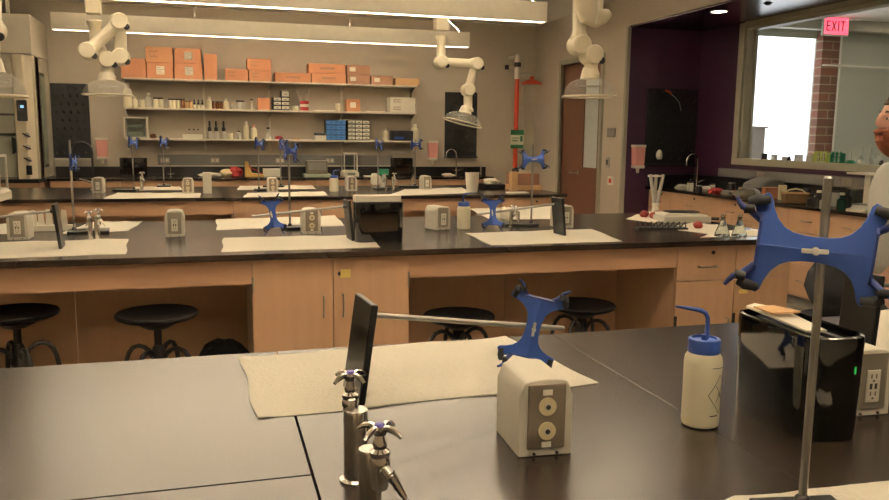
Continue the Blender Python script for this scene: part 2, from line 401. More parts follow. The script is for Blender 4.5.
# right counter (faces -X): built in local frame then rotated
XC = 4.96
t = T('worktop', 'black epoxy counter under the window along the purple wall with a low backsplash', 'worktop', (0,0,0))
MB().box(XC, XR-.002, 1.4, YP-.002, .889, .92).build('top', 'epoxy', t, bevel=.002)
MB().box(XR-.022, XR-.002, 1.4, YP-.002, .92, 1.06).box(XC+.02, XR-.022, YP-.022, YP-.002, .92, 1.06).build('backsplash', 'epoxy_dark', t)
ys = [8.46, 7.98, 7.2, 6.54, 6.03, 5.55, 5.05, 4.3, 3.5, 2.7, 1.9]
kd = ['drawer_door', 'drawer_door', 'drawer_door', 'drawer_door', 'drawers', 'drawers', 'wide', 'wide', 'wide', 'wide']
od = ['first','second','third','fourth','fifth','sixth','seventh','eighth','ninth','tenth']
for i in range(10):
    c = cabinet('base_cabinet', 'base cabinet under the window counter, %s counting from the purple corner' % od[i], 0, ys[i]-ys[i+1], 0, kd[i], d=.60, group='window counter cabinets')
    c.location = (XC+.03, ys[i], 0); c.rotation_euler.z = -PI/2

# ------------------------------------------------------------------ stools
def make_stool():
    t = T('lab_stool', 'x', 'stool', group='round black lab stools')
    MB().lathe([(0,.642),(.12,.642),(.165,.648),(.183,.658),(.185,.668),(.178,.675),(.165,.672),(.13,.664),(0,.660)], n=40).build('seat', 'stool_black', t)
    MB().lathe([(.05,.600),(.10,.628),(0,.630)], n=20).lathe([(.017,.30),(.017,.62),(0,.62)], n=14).build('screw_post', 'metal_dark', t)
    MB().lathe([(0,.26),(.032,.26),(.036,.30),(.036,.44),(.030,.46),(.030,.50),(.020,.52),(0,.52)], n=18).build('hub', 'metal_dark', t)
    for k in range(4):
        a = k*PI/2+.5; c_, s_ = math.cos(a), math.sin(a)
        MB().tube([(r*c_, r*s_, z) for r, z in ((.028,.455),(.045,.485),(.07,.503),(.10,.508),(.13,.498),(.152,.472),(.166,.435),(.176,.38),(.186,.28),(.20,.14),(.218,.02),(.22,.005))], .011, 8).build('leg', 'metal_dark', t)
    pts = [(.192*math.cos(2*PI*k/24), .192*math.sin(2*PI*k/24), .19) for k in range(25)]
    MB().tube(pts, .009, 8, False).build('foot_ring', 'metal_dark', t)
    return t
st = make_stool()
spots = [(16, 313, 'black round stool at the far left, cut by the picture edge', .665), (157, 314, 'black round stool in front of the left knee space, near the dark bag', .665),
         (459, 316, 'black round stool at the centre knee space left of the standing blue clamp', .58), (582, 307, 'black round stool at the right end of the centre knee space', .57)]
for i, (x, y, lb, z) in enumerate(spots):
    p = atz(x, y, z); o = st if i == 0 else copy_tree(st)
    if i in (2, 3):
        for k in kids(o):
            if k.name.startswith(('seat', 'screw')): k.location.z = -.085
    p = Vector((p.x, p.y, 0)); o.location = p; o['label'] = lb; o.rotation_euler.z = i*.6
p = atz(226, 352, .05); p = aty(228, 352, 4.45)
def blob(name, m, label, cat, c, r, sq=(1,1,1), bump=.25, seed=0, seg=20):
    rnd = random.Random(seed); mb = MB(); n = seg; rings = []; ph = [rnd.uniform(0,6) for _ in range(6)]
    vs = []; fs = []
    for i in range(n//2+1):
        th = PI*i/(n//2)
        for k in range(n):
            a = 2*PI*k/n
            d = 1+bump*(.5*math.sin(3*a+ph[0]+2*th)+.3*math.sin(5*th+ph[1]+a)+.3*math.sin(7*a+ph[2]-3*th))*math.sin(th)
            vs.append((r*sq[0]*d*math.sin(th)*math.cos(a), r*sq[1]*d*math.sin(th)*math.sin(a), max(-r*sq[2]*.8, -r*sq[2]*d*math.cos(th))))
    for i in range(n//2):
        for k in range(n): fs.append((i*n+k, i*n+(k+1)%n, (i+1)*n+(k+1)%n, (i+1)*n+k))
    o = mb.add(vs, fs).build(name, m); o.location = c
    if label: tag(o, label, cat)
    return o
bag = blob('bag', 'cloth_black', 'small black bag slumped on the floor beside the double door cabinet', 'bag', (-.02, 4.38, .3), .15, (1.05,.7,1.5), seed=3)
bag.location = (.03, 4.30, .183)
MB().tube([(-.09,0,.12),(-.05,-.02,.215),(.03,0,.22),(.08,.01,.12)], .009, 8).build('strap', 'cloth_black', bag)

# ------------------------------------------------------------------ pedestals (bench outlet boxes)
def make_pedestal(kind, w_=.103, d_=.14, h_=.137):
    t = T('outlet_pedestal', 'x', 'outlet box', group='bench outlet pedestals')
    hw = w_/2; pr = [(-hw,0),(hw,0),(hw,h_-.024)]
    for k in range(9):
        a = k/8; pr.append((hw*.80*math.cos(PI*a), h_ + .008*math.sin(PI*a)))
    pr.append((-hw, h_-.024))
    MB().prism(pr, 0, d_, axis='y').build('housing', 'ped_grey', t, bevel=.003)
    for yy, s in ((0, -1), (d_, 1)):
        f = MB().box(-.036, .036, yy+s*.004 if s < 0 else yy, yy if s < 0 else yy+.004, .016, .137).build('face_plate', 'plate_steel' if kind != 'duplex' else 'handle_metal', t, bevel=.0015)
        def cyl(r, z, x=0, dep=.004, off=0): return MB().lathe([(0,0),(r,0),(r,dep),(0,dep)], n=24, mtx=Matrix.Translation((x, yy+s*(.004+off), z)) @ Matrix.Rotation(-s*PI/2, 4, 'X'))
        if kind == 'jack':
            for z in (.096, .050):
                j = cyl(.0165, z).build('jack', 'ivory', f)
                cyl(.0075, z, 0, .002, .004).build('jack_ring', 'ped_grey', j); cyl(.0045, z, 0, .002, .005).build('jack_socket', 'ink', j)
            for z in (.122, .024): MB().box(-.009,.009, yy+s*.0055 if s<0 else yy+.004, yy+s*.004 if s<0 else yy+.0055, z-.005, z+.005).build('tag', 'paper_plain', f)
        else:
            o = MB().box(-.017, .017, yy+s*.007 if s<0 else yy+.004, yy-.004 if s<0 else yy+.007, .032, .102).build('outlet', 'white_plastic', f, bevel=.002)
            e = MB()
            for z in (.086, .048):
                for x in (-.006, .006): e.cbox((x, yy+s*.0072, z+.003), (.0022,.001,.009))
                e.cbox((0, yy+s*.0072, z-.007), (.004,.001,.004))
            e.cbox((-.006, yy+s*.0072, .067), (.006,.001,.012)).cbox((.006, yy+s*.0072, .067), (.006,.001,.012))
            e.build('socket', 'ink', o)
    for x in (-.022, .022): MB().lathe([(0,0),(.003,0),(.003,.003),(0,.003)], n=10, mtx=Matrix.Translation((x, -.0001, .006)) @ Matrix.Rotation(PI/2,4,'X')).build('screw', 'metal_dark', t)
    return t
pj = make_pedestal('jack'); pd = make_pedestal('duplex')
p = atz(545, 456); pj.location = p; pj.rotation_euler.z = math.radians(-3); pj['label'] = 'grey outlet box with two round ivory jacks, nearest on the front bench'
p = atz(866, 418); pd.location = (p.x+.015, p.y+.01, .92); pd.rotation_euler.z = math.radians(-2); pd['label'] = 'grey outlet box with power sockets behind the large glossy black bin, front bench'
peds = [(18,240,.92,'grey outlet box at the far left end of the middle bench','d',0),
 (175,237,.92,'small grey outlet box alone between paper mats on the middle bench','d',0),
 (312,234,.92,'grey outlet box with a steel plate left of the black bin on the middle bench','j',0),
 (443,230,.92,'grey outlet box left of the wash bottle on the middle bench','d',14),
 (566,228,.92,'grey outlet box behind the upright black base plate on the middle bench','d',0),
 (98,193,.92,'small outlet box under the gooseneck faucet, leftmost on the third bench','d',0),
 (188,193.5,.92,'small outlet box left of the tall white block on the third bench','j',0),
 (273,192.5,.92,'small outlet box behind the upright blue clamp near the middle of the third bench','j',0),
 (352,191,.92,'small outlet box right of the squeeze bottle on the third bench','j',0),
 (427,189.5,.92,'small outlet box right of the green capped glassware on the third bench','d',0)]
for x, y, z, lb, k, rz in peds:
    s = pj if k == 'j' else pd
    dup(s, atz(x, y), lb, rot=(0,0,math.radians(rz)))

# ------------------------------------------------------------------ paper mats
def paper_mat(px, label, name='paper_mat', z=.9206, m='paper', group='absorbent paper mats'):
    c = [atz(x, y, z) for x, y in px]
    # bilinear sheet with slight waves and wrinkles
    n = 16; vs = []; fs = []; rnd = random.Random(len(label))
    ph = rnd.uniform(0,6)
    for i in range(n+1):
        for k in range(n+1):
            u, v = k/n, i/n
            p = (c[0]*(1-u)+c[1]*u)*(1-v) + (c[3]*(1-u)+c[2]*u)*v
            e = max(abs(u-.5), abs(v-.5))*2
            vs.append((p.x+.004*math.sin(9*v+ph)*(1 if u in (0,1) else 0), p.y+.005*math.sin(11*u+ph), z+.0012*(1+math.sin(13*u+ph)*math.sin(5*v))+ (.003*max(0, math.sin(17*u+ph)) if e > .99 else 0)))
    N = (n+1)**2; top = vs; bot = [(x, y, z) for x, y, z_ in vs]
    f1 = [(i*(n+1)+k, i*(n+1)+k+1, (i+1)*(n+1)+k+1, (i+1)*(n+1)+k) for i in range(n) for k in range(n)]
    f2 = [tuple(N+q for q in reversed(f)) for f in f1]
    edge = [k for k in range(n+1)] + [(i)*(n+1)+n for i in range(1,n+1)] + [n*(n+1)+k for k in range(n-1,-1,-1)] + [i*(n+1) for i in range(n-1,0,-1)]
    f3 = [(edge[k], edge[(k+1)%len(edge)], N+edge[(k+1)%len(edge)], N+edge[k]) for k in range(len(edge))]
    return tag(MB().add(top+bot, f1+f2+f3).build(name, m), label, 'paper mat', group)
# corners: near-left, near-right, far-right, far-left
paper_mat([(257,419),(598,384),(507,337),(240,358)], 'large quilted paper mat under the tipped stand on the front bench')
paper_mat([(640,540),(1010,505),(960,476),(737,497)], 'paper mat under the large clamp stand at the lower right corner')
paper_mat([(880,352),(985,335),(950,300),(838,318)], 'paper mat behind the outlet box at the right edge of the front bench')
paper_mat([(-60,261),(126,254),(128,239),(-60,244)], 'long paper mat at the near left edge of the middle bench')
paper_mat([(60,234),(128,231),(143,221.5),(92,222)], 'paper mat behind the chrome taps at the left of the middle bench')
paper_mat([(-40,236),(30,233),(40,222),(-40,226)], 'paper mat behind the leftmost outlet box on the middle bench')
paper_mat([(222,252),(381,247.5),(366,235),(223,238)], 'paper mat under the tipped stand left of the black bin, middle bench')
paper_mat([(217,230),(345,226),(335,216),(216,219.5)], 'paper mat behind the tipped stand left of the black bin, middle bench')
paper_mat([(491,245.5),(622,241.5),(592,229),(466,233.5)], 'paper mat under the tipped stand right of the wash bottle, middle bench')
paper_mat([(490,220),(556,219),(553,206),(470,209)], 'paper mat behind the upright stand on the right of the middle bench')
for i, (a, b, c, d) in enumerate((((103,199),(200,197.5),(201,193),(118,193)), ((130,190.5),(183,190),(180,186.5),(136,187)), ((243,197.5),(328,195.5),(324,191.5),(248,193)), ((237,190),(316,189),(312,185.5),(240,186)), ((388,196),(470,193),(462,187.5),(405,189.5)))):
    paper_mat([a,b,c,d], ['paper mat at the near left of the third bench','paper mat at the back left of the third bench','paper mat at the near middle of the third bench','paper mat at the back middle of the third bench','paper mat at the right of the third bench'][i])

# ------------------------------------------------------------------ ring stands and burette clamps
def make_stand(rod=.54):
    t = T('ring_stand', 'x', 'ring stand', group='ring stands')
    MB().box(-.035, .185, -.07, .07, 0, .016).build('base_plate', 'slab_iron', t, bevel=.004)
    MB().lathe([(0,.016),(.014,.016),(.011,.03),(.0065,.034),(0,.034)], n=14).build('rod_nut', 'metal_dark', t)
    MB().lathe([(0,.016),(.0064,.016),(.0064,rod-.003),(.004,rod),(0,rod)], n=16).build('rod', 'steel_rod', t)
    return t
def make_clamp():
    t = T('burette_clamp', 'x', 'burette clamp', group='blue double burette clamps')
    up = [(0,0),(.083,0),(.083,.018),(.085,.036),(.092,.052),(.096,.064),(.088,.074),(.076,.080),(.070,.074),(.0655,.058),(.058,.042),(.047,.030),(.034,.0232),(.018,.0203),(0,.0195)]
    pu = up + [(-x, z) for x, z in reversed(up[1:-1])]
    pl = [(x, -z) for x, z in pu]
    mb = MB()
    for poly in (pu, pl):
        n = len(poly); vs = []
        for th in (0, .0045):
            for x, z in poly: vs.append((x, th + abs(z)*.16 + max(0, abs(x)-.083)*.4, z))
        mb.add(vs, [tuple(reversed(range(n))), tuple(range(n,2*n))] + [(k,(k+1)%n,n+(k+1)%n,n+k) for k in range(n)])
    mb.build('plate', 'blue_clamp', t, bevel=.001)
    # folded end flanges
    for sx in (-1, 1):
        MB().prism([(0,-.036),(0,.036),(.022,.060),(.03,.052),(.024,.02),(.024,-.02),(.03,-.052),(.022,-.060)], sx*.080, sx*.084, axis='x').build('side_flange', 'blue_dark', t)
        for sz in (-1, 1):
            # fixed rubber grip at the arm tip
            g = MB().tube([(sx*.074, .005, sz*.070), (sx*.092, .000, sz*.067), (sx*.103, .004, sz*.063)], [.0065,.0090,.0075], 14).build('rubber_grip', 'rubber', t)
            # moving jaw: bent blue lever with its own grip
            jw = MB().tube([(sx*.082, .014, sz*.036), (sx*.100, .000, sz*.050), (sx*.113, -.008, sz*.056), (sx*.118, -.010, sz*.062), (sx*.123, -.010, sz*.070)], [.006,.0055,.005,.004,.003], 8).build('jaw_lever', 'blue_dark', t)
            MB().tube([(sx*.094, -.004, sz*.054), (sx*.110, -.004, sz*.052)], .0072, 14).build('lever_grip', 'rubber', jw)
    MB().tube([(0,-.002,0), (0,-.012,0)], .006, 12).build('screw_boss', 'blue_dark', t)
    ts = MB().box(-.020, .018, -.018, -.011, -.0035, .0035).tube([(0,-.012,0),(0,-.02,0)], .006, 10).build('thumb_screw', 'white_plastic', t, bevel=.0015)
    ts.rotation_euler = (0, math.radians(-4), 0)
    MB().tube([(0,.004,0),(0,.034,0)], .011, 14).box(-.011, .011, .008, .036, -.012, .012).build('rod_boss', 'blue_dark', t, bevel=.001)
    return t
stand = make_stand(.525); clampo = make_clamp()
def world_from(stand_o, zc, extra=Matrix.Identity(4)):
    """clamp placed on a stand's rod at height zc, plate in front of the rod"""
    return stand_o.matrix_basis @ Matrix.Translation((0, 0, zc)) @ extra @ Matrix.Translation((0, -.022, 0))
def setm(o, m): o.matrix_basis = m
R4 = Matrix.Rotation
# A: large upright stand in front
pA = atz(801, 516)
stand.matrix_basis = Matrix.Translation((pA.x, pA.y, .9215)) @ R4(math.radians(-100), 4, 'Z')
stand['label'] = 'upright steel stand rod at lower right carrying the large near blue clamp'
q = aty(812, 252, pA.y-.02)
mA = Matrix.Translation((pA.x, pA.y, q.z)) @ R4(math.radians(-36), 4, 'Z') @ R4(math.radians(4.2), 4, 'Y') @ Matrix.Translation((-.012, -.022, 0)) @ Matrix.Scale(.95, 4)
clampo.matrix_basis = mA; clampo['label'] = 'large near blue butterfly burette clamp at the right of the picture'
# lying stands: local Z -> along +X (dirn=+1) or -X (dirn=-1); base plate stands on its short edge
def lying(px, py, dirn, tilt, yaw, lab_s, lab_c, dist=.40, skew=0, rodlen=None, csc=1, cy=0):
    p = atz(px, py)
    # local X (long side) must point down: R_y(+90): X->-Z, Z->+X
    rot = R4(math.radians(yaw), 4, 'Z') @ R4(dirn*math.radians(tilt), 4, 'Y') @ R4(dirn*PI/2, 4, 'Y')
    if dirn < 0: rot = rot @ R4(PI, 4, 'Z')
    low = rot @ Vector((.185, 0, 0 if True else 0)); low2 = rot @ Vector((.185, 0, .016))
    zz = .9225 - min(low.z, low2.z)
    base = Matrix.Translation((p.x-low.x, p.y-low.y+.0, zz)) @ rot
    s = copy_tree(stand); s.matrix_basis = base; s['label'] = lab_s
    if rodlen:
        for k in kids(s):
            if k.name.startswith('rod') and 'nut' not in k.name: k.scale.z = rodlen/.525
    if lab_c:
        c = copy_tree(clampo); c['label'] = lab_c
        org = base @ Vector((0, 0, dist))
        # clamp long axis vertical, plate toward camera (-Y)
        d = (base.to_3x3() @ Vector((0,0,1))).normalized()
        crot = R4(math.radians(yaw), 4, 'Z') @ R4(dirn*math.radians(tilt)+math.radians(skew), 4, 'Y') @ R4(PI/2*1, 4, 'Y')
        c.matrix_basis = Matrix.Translation(org) @ R4(math.radians(cy), 4, 'Z') @ crot @ Matrix.Translation((0, -.022, 0)) @ Matrix.Scale(csc, 4)
        return s, c
    return s, None
lying(350, 398, 1, 8, 5, 'stand lying on its side on the front bench, black base plate on edge', 'dark blue burette clamp standing on end behind the near outlet box', dist=.427, skew=5, rodlen=.515, csc=.88, cy=-22)
lying(852, 351, 1, 3, -6, 'black stand base plate on edge behind the glossy bin, front bench', None)
lying(352, 240, -1, 5, 3, 'tipped stand with its base plate on edge against the black bin, middle bench', 'blue burette clamp standing on end at the left of the black bin, middle bench', dist=.405, skew=-3, csc=.86, cy=-32)
lying(561, 235, -1, 6, 3, 'tipped stand with its base plate on edge at the right of the middle bench', 'blue burette clamp standing on end right of the wash bottle, middle bench', dist=.42, skew=4, csc=.86, cy=-32)
lying(64, 248, -1, 6, 3, 'tipped stand with its base plate on edge at the left of the middle bench', None)
def upright(px, py, lab_s, lab_c, zc=.45, yaw=90, roll=0, cyaw=0, csc=.78):
    p = atz(px, py)
    s = copy_tree(stand); s.matrix_basis = Matrix.Translation((p.x, p.y, .9215)) @ R4(math.radians(yaw), 4, 'Z'); s['label'] = lab_s
    c = None
    if lab_c:
        c = copy_tree(clampo); c['label'] = lab_c
        c.matrix_basis = Matrix.Translation((p.x, p.y, .92+zc)) @ R4(math.radians(cyaw), 4, 'Z') @ R4(math.radians(roll), 4, 'Y') @ Matrix.Translation((0, -.022, 0)) @ Matrix.Scale(csc, 4)
    return s, c
upright(74.5, 233, 'upright stand at the left of the middle bench', 'blue burette clamp seen edge on at the left of the middle bench', zc=.40, yaw=5, roll=5, cyaw=84, csc=.62)
upright(290, 229, 'upright stand left of the black bin, middle bench', 'blue burette clamp high on the stand left of the black bin, middle bench', zc=.47, yaw=5, roll=10, cyaw=58)
upright(531, 225.5, 'upright stand at the right of the middle bench', 'level blue burette clamp high on the right stand of the middle bench', zc=.43, yaw=172, roll=-2, cyaw=-5, csc=.84)
upright(134, 191, 'leftmost upright stand on the third bench', 'leftmost blue clamp hanging below the back shelf', zc=.47, yaw=170, roll=8, cyaw=62)
upright(164, 187, 'second upright stand from the left on the third bench', 'second blue clamp from the left below the back shelf', zc=.47, yaw=90, roll=8, cyaw=66)
upright(259, 190.5, 'upright stand behind the upright blue clamp, middle of the third bench', 'blue clamp above the yellow wedge stand, middle of the third bench', zc=.47, yaw=10, roll=8, cyaw=55)
upright(281, 187, 'upright stand at the back middle of the third bench', 'small blue clamp at the back middle of the third bench', zc=.46, yaw=170, roll=5, cyaw=74)
upright(378, 189.5, 'upright stand beside the green capped glassware, third bench', 'blue clamp above the green capped glassware, third bench', zc=.47, yaw=10, roll=8, cyaw=52)
upright(415, 187, 'upright stand at the right of the third bench', 'level blue clamp left of the pink dispenser at the back', zc=.47, yaw=170, roll=0, cyaw=30)

# ------------------------------------------------------------------ chrome taps
def make_turret(h=.125, r=.0160, off=(0,-.024), vh=0, nozzle=True):
    t = T('gas_tap', 'x', 'tap', group='chrome bench taps')
    MB().lathe([(0,0),(r*1.35,0),(r*1.35,.004),(r,.006),(r,h-.004),(r*.96,h),(0,h)], n=28).build('post', 'chrome', t)
    ox, oy = off
    b = MB().lathe([(0,-.045),(.011,-.045),(.0125,-.040),(.0125,-.012),(.0145,-.010),(.0145,-.002),(.013,.002),(.0145,.006),(.0145,.010),(.009,.014),(.0105,.020),(.008,.026),(.006,.034),(0,.034)], c=(ox,oy,h+vh), n=20).build('valve_body', 'chrome', t)
    for k in range(4):
        a = k*PI/2 + .35; c_, s_ = math.cos(a), math.sin(a)
        MB().tube([(ox+.004*c_, oy+.004*s_, h+vh+.042), (ox+.015*c_, oy+.015*s_, h+vh+.045), (ox+.026*c_, oy+.026*s_, h+vh+.042), (ox+.035*c_, oy+.036*s_, h+vh+.036)], [.0055,.005,.0045,.003], 8).build('handle_arm', 'chrome', t)
    MB().lathe([(0,.034),(.009,.034),(.010,.040),(.009,.047),(.0,.047)], c=(ox,oy,h+vh), n=16).build('handle_hub', 'chrome', t)
    MB().lathe([(0,.047),(.0075,.047),(.0065,.050),(0,.051)], c=(ox,oy,h+vh), n=16).build('handle_button', 'purple_cap', t)
    if not nozzle: return t
    nz = [(ox, oy-.010, h-.020), (ox+.004, oy-.020, h-.030)]
    pts = []; rs = []
    for k in range(9):
        f = k/8; pts.append((ox+.004+.012*f, oy-.018-.022*f, h-.024-.034*f)); rs.append((.0085 if k % 2 == 0 else .0068)*(1-.5*f))
    MB().tube(nz, .009, 12).tube(pts, rs, 12).build('hose_nozzle', 'chrome', t)
    return t
tp = make_turret(.124, r=.0205, vh=.010, nozzle=False)
tp.location = atz(356, 480); tp['label'] = 'chrome bench tap at the edge of the paper mat, front bench'; tp.rotation_euler.z = math.radians(-168)
tq = make_turret(.141, r=.0165, vh=-.006); tq.location = atz(370, 542); tq['label'] = 'nearest chrome bench tap with a ribbed hose nozzle pointing down right'; tq.rotation_euler.z = math.radians(24); tp_front = tp; tp = tq
taps = [(97.5,239.5,'chrome bench tap pair at the left of the middle bench, right one',40,1.3),(91,240,'chrome bench tap pair at the left of the middle bench, left one',200,1.2),
        (142,190,'chrome tap beside the leftmost stand, third bench',20,1.4),(393,190,'chrome tap pair beside the green capped bottle, third bench, right one',20,1.4),(386,190,'chrome tap pair beside the green capped bottle, third bench, left one',190,1.3),
        (511,227,'chrome tap by the crumpled paper at the right of the middle bench',20,1.1),(518,226,'chrome tap just left of the upright stand rod, middle bench',200,.95)]
for x, y, lb, rz, sc in taps: dup(tp, atz(x, y), lb, rot=(0,0,math.radians(rz)), scale=(sc*.66,sc*.66,sc*.70))

# ------------------------------------------------------------------ wash bottle
def strip_on_cyl(mb, pts, r, w_=.0012):
    """line drawn on cylinder radius r; pts (angle, z)"""
    for (a0, z0), (a1, z1) in zip(pts, pts[1:]):
        n = 6; L = math.hypot((a1-a0)*r, z1-z0); du = (a1-a0)*r/L; dz = (z1-z0)/L
        vs = []
        for k in range(n+1):
            f = k/n; a = a0+(a1-a0)*f; z = z0+(z1-z0)*f
            for s in (-1, 1):
                aa = a - s*dz*w_/r/2; zz = z + s*du*w_/2
                vs.append((r*math.cos(aa), r*math.sin(aa), zz))
        fs = [(2*k, 2*k+1, 2*k+3, 2*k+2) for k in range(n)]
        mb.add(vs, fs)
def make_wash():
    t = T('wash_bottle', 'x', 'wash bottle', group='squeeze wash bottles')
    b = MB().lathe([(0,.002),(.030,0),(.0355,.003),(.0365,.010),(.036,.06),(.0365,.118),(.035,.128),(.030,.136),(.0285,.138),(0,.138)], n=36).build('body', 'bottle_milk', t)
    c = MB()
    for k in range(1): c.lathe([(0,.136),(.0305,.136),(.031,.139),(.031,.158),(.0295,.161),(.024,.162),(.023,.158),(.006,.158),(.006,.168),(0,.168)], n=48)
    c.build('cap', 'blue_plastic', t)
    pts = [(.004,0,.160),(.004,0,.188),(.0035,0,.198),(-.001,0,.207),(-.009,0,.211),(-.020,0,.213),(-.058,-.0,.217)]
    MB().tube(pts, [.0045,.0045,.0045,.0045,.0045,.004,.002], 10).build('spout', 'blue_plastic', t)
    pr = MB(); rr = .0368; a0 = -PI/2+.95
    strip_on_cyl(pr, [(a0-.75,.064),(a0+.0,.100),(a0+.75,.064),(a0+.05,.028),(a0-.75,.064)], rr)
    strip_on_cyl(pr, [(a0-.28,.081),(a0+.33,.050)], rr); strip_on_cyl(pr, [(a0+.3,.081),(a0-.28,.05)], rr)
    strip_on_cyl(pr, [(a0-.6,.114),(a0+.45,.112)], rr); strip_on_cyl(pr, [(a0-.6,.026),(a0-.1,.026)], rr, .002)
    strip_on_cyl(pr, [(a0-.08,.058),(a0-.08,.068),(a0+.1,.058),(a0+.1,.068)], rr, .001)
    pr.build('printed_label', 'ink', t)
    return t
wb = make_wash(); p = atz(699.5, 424); wb.location = (p.x, p.y, .9202); wb.rotation_euler.z = -.45; wb['label'] = 'milky wash bottle with blue cap and bent blue spout on the front bench'
wb.scale = (1.03, 1.03, 1.12)
o = dup(wb, atz(463.5, 229), 'milky wash bottle with a dark blue cap on the middle bench', rot=(0,0,2.6)); o.scale = (1.15,1.15,1.05)
o = dup(wb, atz(334, 191.5), 'small squeeze bottle with spout on the third bench', rot=(0,0,3.5)); o.scale = (1.25,1.25,1.0)

# ------------------------------------------------------------------ glossy black bins
def rrect(w_, d_, r, n=6):
    pts = []
    for cx, cy, a0 in ((w_/2-r, d_/2-r, 0), (-w_/2+r, d_/2-r, PI/2), (-w_/2+r, -d_/2+r, PI), (w_/2-r, -d_/2+r, 3*PI/2)):
        pts += [(cx+r*math.cos(a0+PI/2*k/n), cy+r*math.sin(a0+PI/2*k/n)) for k in range(n+1)]
    return pts
def make_bin(w_=.30, d_=.11, h_=.21):
    t = T('storage_bin', 'x', 'bin', group='glossy black bins')
    mb = MB(); R_ = .045
    layers = [(.99, 0), (1.0, .01), (1.03, h_*.5), (1.04, h_-.012), (1.03, h_), (.97, h_+.002), (.955, h_-.012), (.95, .012)]
    n = len(rrect(w_, d_, R_)); vs = []; fs = []
    for s, z in layers:
        e = (s-1)*w_/2
        vs += [(x+(1 if x > 0 else -1)*e*.8, y+(1 if y > 0 else -1)*e*.55, z) for x, y in rrect(w_, d_, R_)]
    for l in range(len(layers)-1):
        for k in range(n): fs.append((l*n+k, l*n+(k+1)%n, (l+1)*n+(k+1)%n, (l+1)*n+k))
    fs.append(tuple(reversed(range(n)))); fs.append(tuple((len(layers)-1)*n+k for k in range(n)))
    mb.add(vs, fs).build('shell', 'black_gloss', t)
    mb = MB(); p2 = rrect(w_-.012, d_-.012, R_-.004)
    mb.prism(p2, h_-.03, h_-.022).build('inner_tray', 'black_plastic', t)
    for y in (-.018, .018): MB().box(-w_/2+.03, w_/2-.03, y-.008, y+.008, h_-.022, h_-.006).build('divider', 'metal_dark', t, bevel=.003)
    return t
bn = make_bin(.27, .125, .205)
pL = atz(736, 402); pR = atz(853, 441); pM = atz(800, 441)
# broad face runs from near-right corner back to far-left corner
a = atz(737, 397); b = atz(815, 441)
ang = math.atan2(b.y-a.y, b.x-a.x)
Lb = (b-a).length
bn.location = (1.15, 1.338, .9205); bn.rotation_euler.z = math.radians(-92)
bn['label'] = 'large glossy black rectangular bin with papers on top, front bench'
o = T('paper_stack', 'loose white papers lying along the top of the large glossy bin', 'papers', (bn.location.x-.01, bn.location.y+.02,   .9205+.204), (0, math.radians(2), math.radians(-90)))
MB().add([(-.12,-.012,0),(.09,-.030,.003),(.10,.010,.004),(-.05,.026,.007),(-.13,.018,.002)]+[(-.12,-.012,.004),(.09,-.030,.007),(.10,.010,.008),(-.05,.026,.013),(-.13,.018,.006)],
         [(4,3,2,1,0),(5,6,7,8,9)]+[(k,(k+1)%5,5+(k+1)%5,5+k) for k in range(5)]).build('sheet', 'paper_plain', o)
MB().add([(-.10,-.008,.004),(-.02,-.022,.010),(.02,.012,.022),(-.07,.020,.012)]+[(-.10,-.008,.008),(-.02,-.022,.014),(.02,.012,.026),(-.07,.020,.016)], [(3,2,1,0),(4,5,6,7)]+[(k,(k+1)%4,4+(k+1)%4,4+k) for k in range(4)]).build('folded_sheet', 'card_tan', o)
p = atz(374, 244)
o2 = dup(bn, (p.x+.045, p.y+.12, .9205), 'glossy black rectangular bin with a paper stack on top, middle bench', rot=(0,0,math.radians(0))); o2.scale = (.98, 1.1, 1.05)
tag(MB().box(-.125,.125,-.045,.04,0,.034).build('paper_stack', 'paper_plain', loc=(o2.location.x-.005, o2.location.y, .9205+.217), bevel=.002), 'flat stack of cream paper on top of the middle bench black bin', 'papers')

# ------------------------------------------------------------------ middle bench odds and ends
pz = atz(52, 231)
t = T('folded_cards', 'white folded cards standing upright by the left stand, middle bench', 'paper', (pz.x, pz.y, .9205))
for k, (x, s) in enumerate(((-.09,1),(-.055,.85),(-.01,1.05),(.035,.9),(.07,1))):
    MB().prism([(x-.02,0),(x+.022,0),(x+.012*s,.12*s),(x-.014,.125*s)], -.012+.02*(k%2), -.009+.02*(k%2), axis='y').build('card', 'paper_plain', t)
MB().box(-.12,.12,-.02,.03,0,.035).build('tray', 'white_plastic', t, bevel=.003)
pz = atz(505, 222)
blob('crumpled_paper', 'paper_plain', 'crumpled white paper by the taps at the right of the middle bench', 'paper', (pz.x, pz.y, .965), .055, (1.1,.8,1), .5, 5)
# drying rack of glass tubes in a white foot
pz = atz(655, 214)
t = T('tube_stand', 'clear glass tubes spreading upward from a white foot, middle bench right end', 'tube stand', pz)
MB().lathe([(0,0),(.055,0),(.055,.012),(.03,.02),(.022,.06),(.028,.065),(.028,.085),(0,.085)], n=24).build('foot', 'white_plastic', t)
for dx in (-1, 1):
    MB().tube([(dx*.01, 0, .07), (dx*.055, 0, .30)], .013, 12).build('glass_tube', 'frost', t)
MB().tube([(0, .01, .07), (0, .01, .30)], .012, 12).build('glass_tube', 'frost', t)
MB().box(-.075, .065, -.005, .005, .282, .296).build('cross_bar', 'white_plastic', t)
pz = atz(643, 222)
tray_px = [(627,225),(660,221),(672,215),(640,217)]
paper_mat([(626,219),(655,223),(668,217),(637,214.5)], 'small white paper under the red rubber bulbs, middle bench', m='paper_plain', group='small white papers')
for i, (x, y, r) in enumerate(((644,218,.030),(653,219,.026),(657,217,.026))):
    q = atz(x, y); blob('rubber_bulb', 'red_rubber', ['red rubber bulb, leftmost on the small white paper','red rubber bulb in the middle of the small white paper','red rubber bulb, rightmost on the small white paper'][i], 'rubber bulb', (q.x, q.y, .924+r*.8), r, (1.1,1,.9), .15, i)['group'] = 'red rubber bulbs'
a = atz(683, 222)
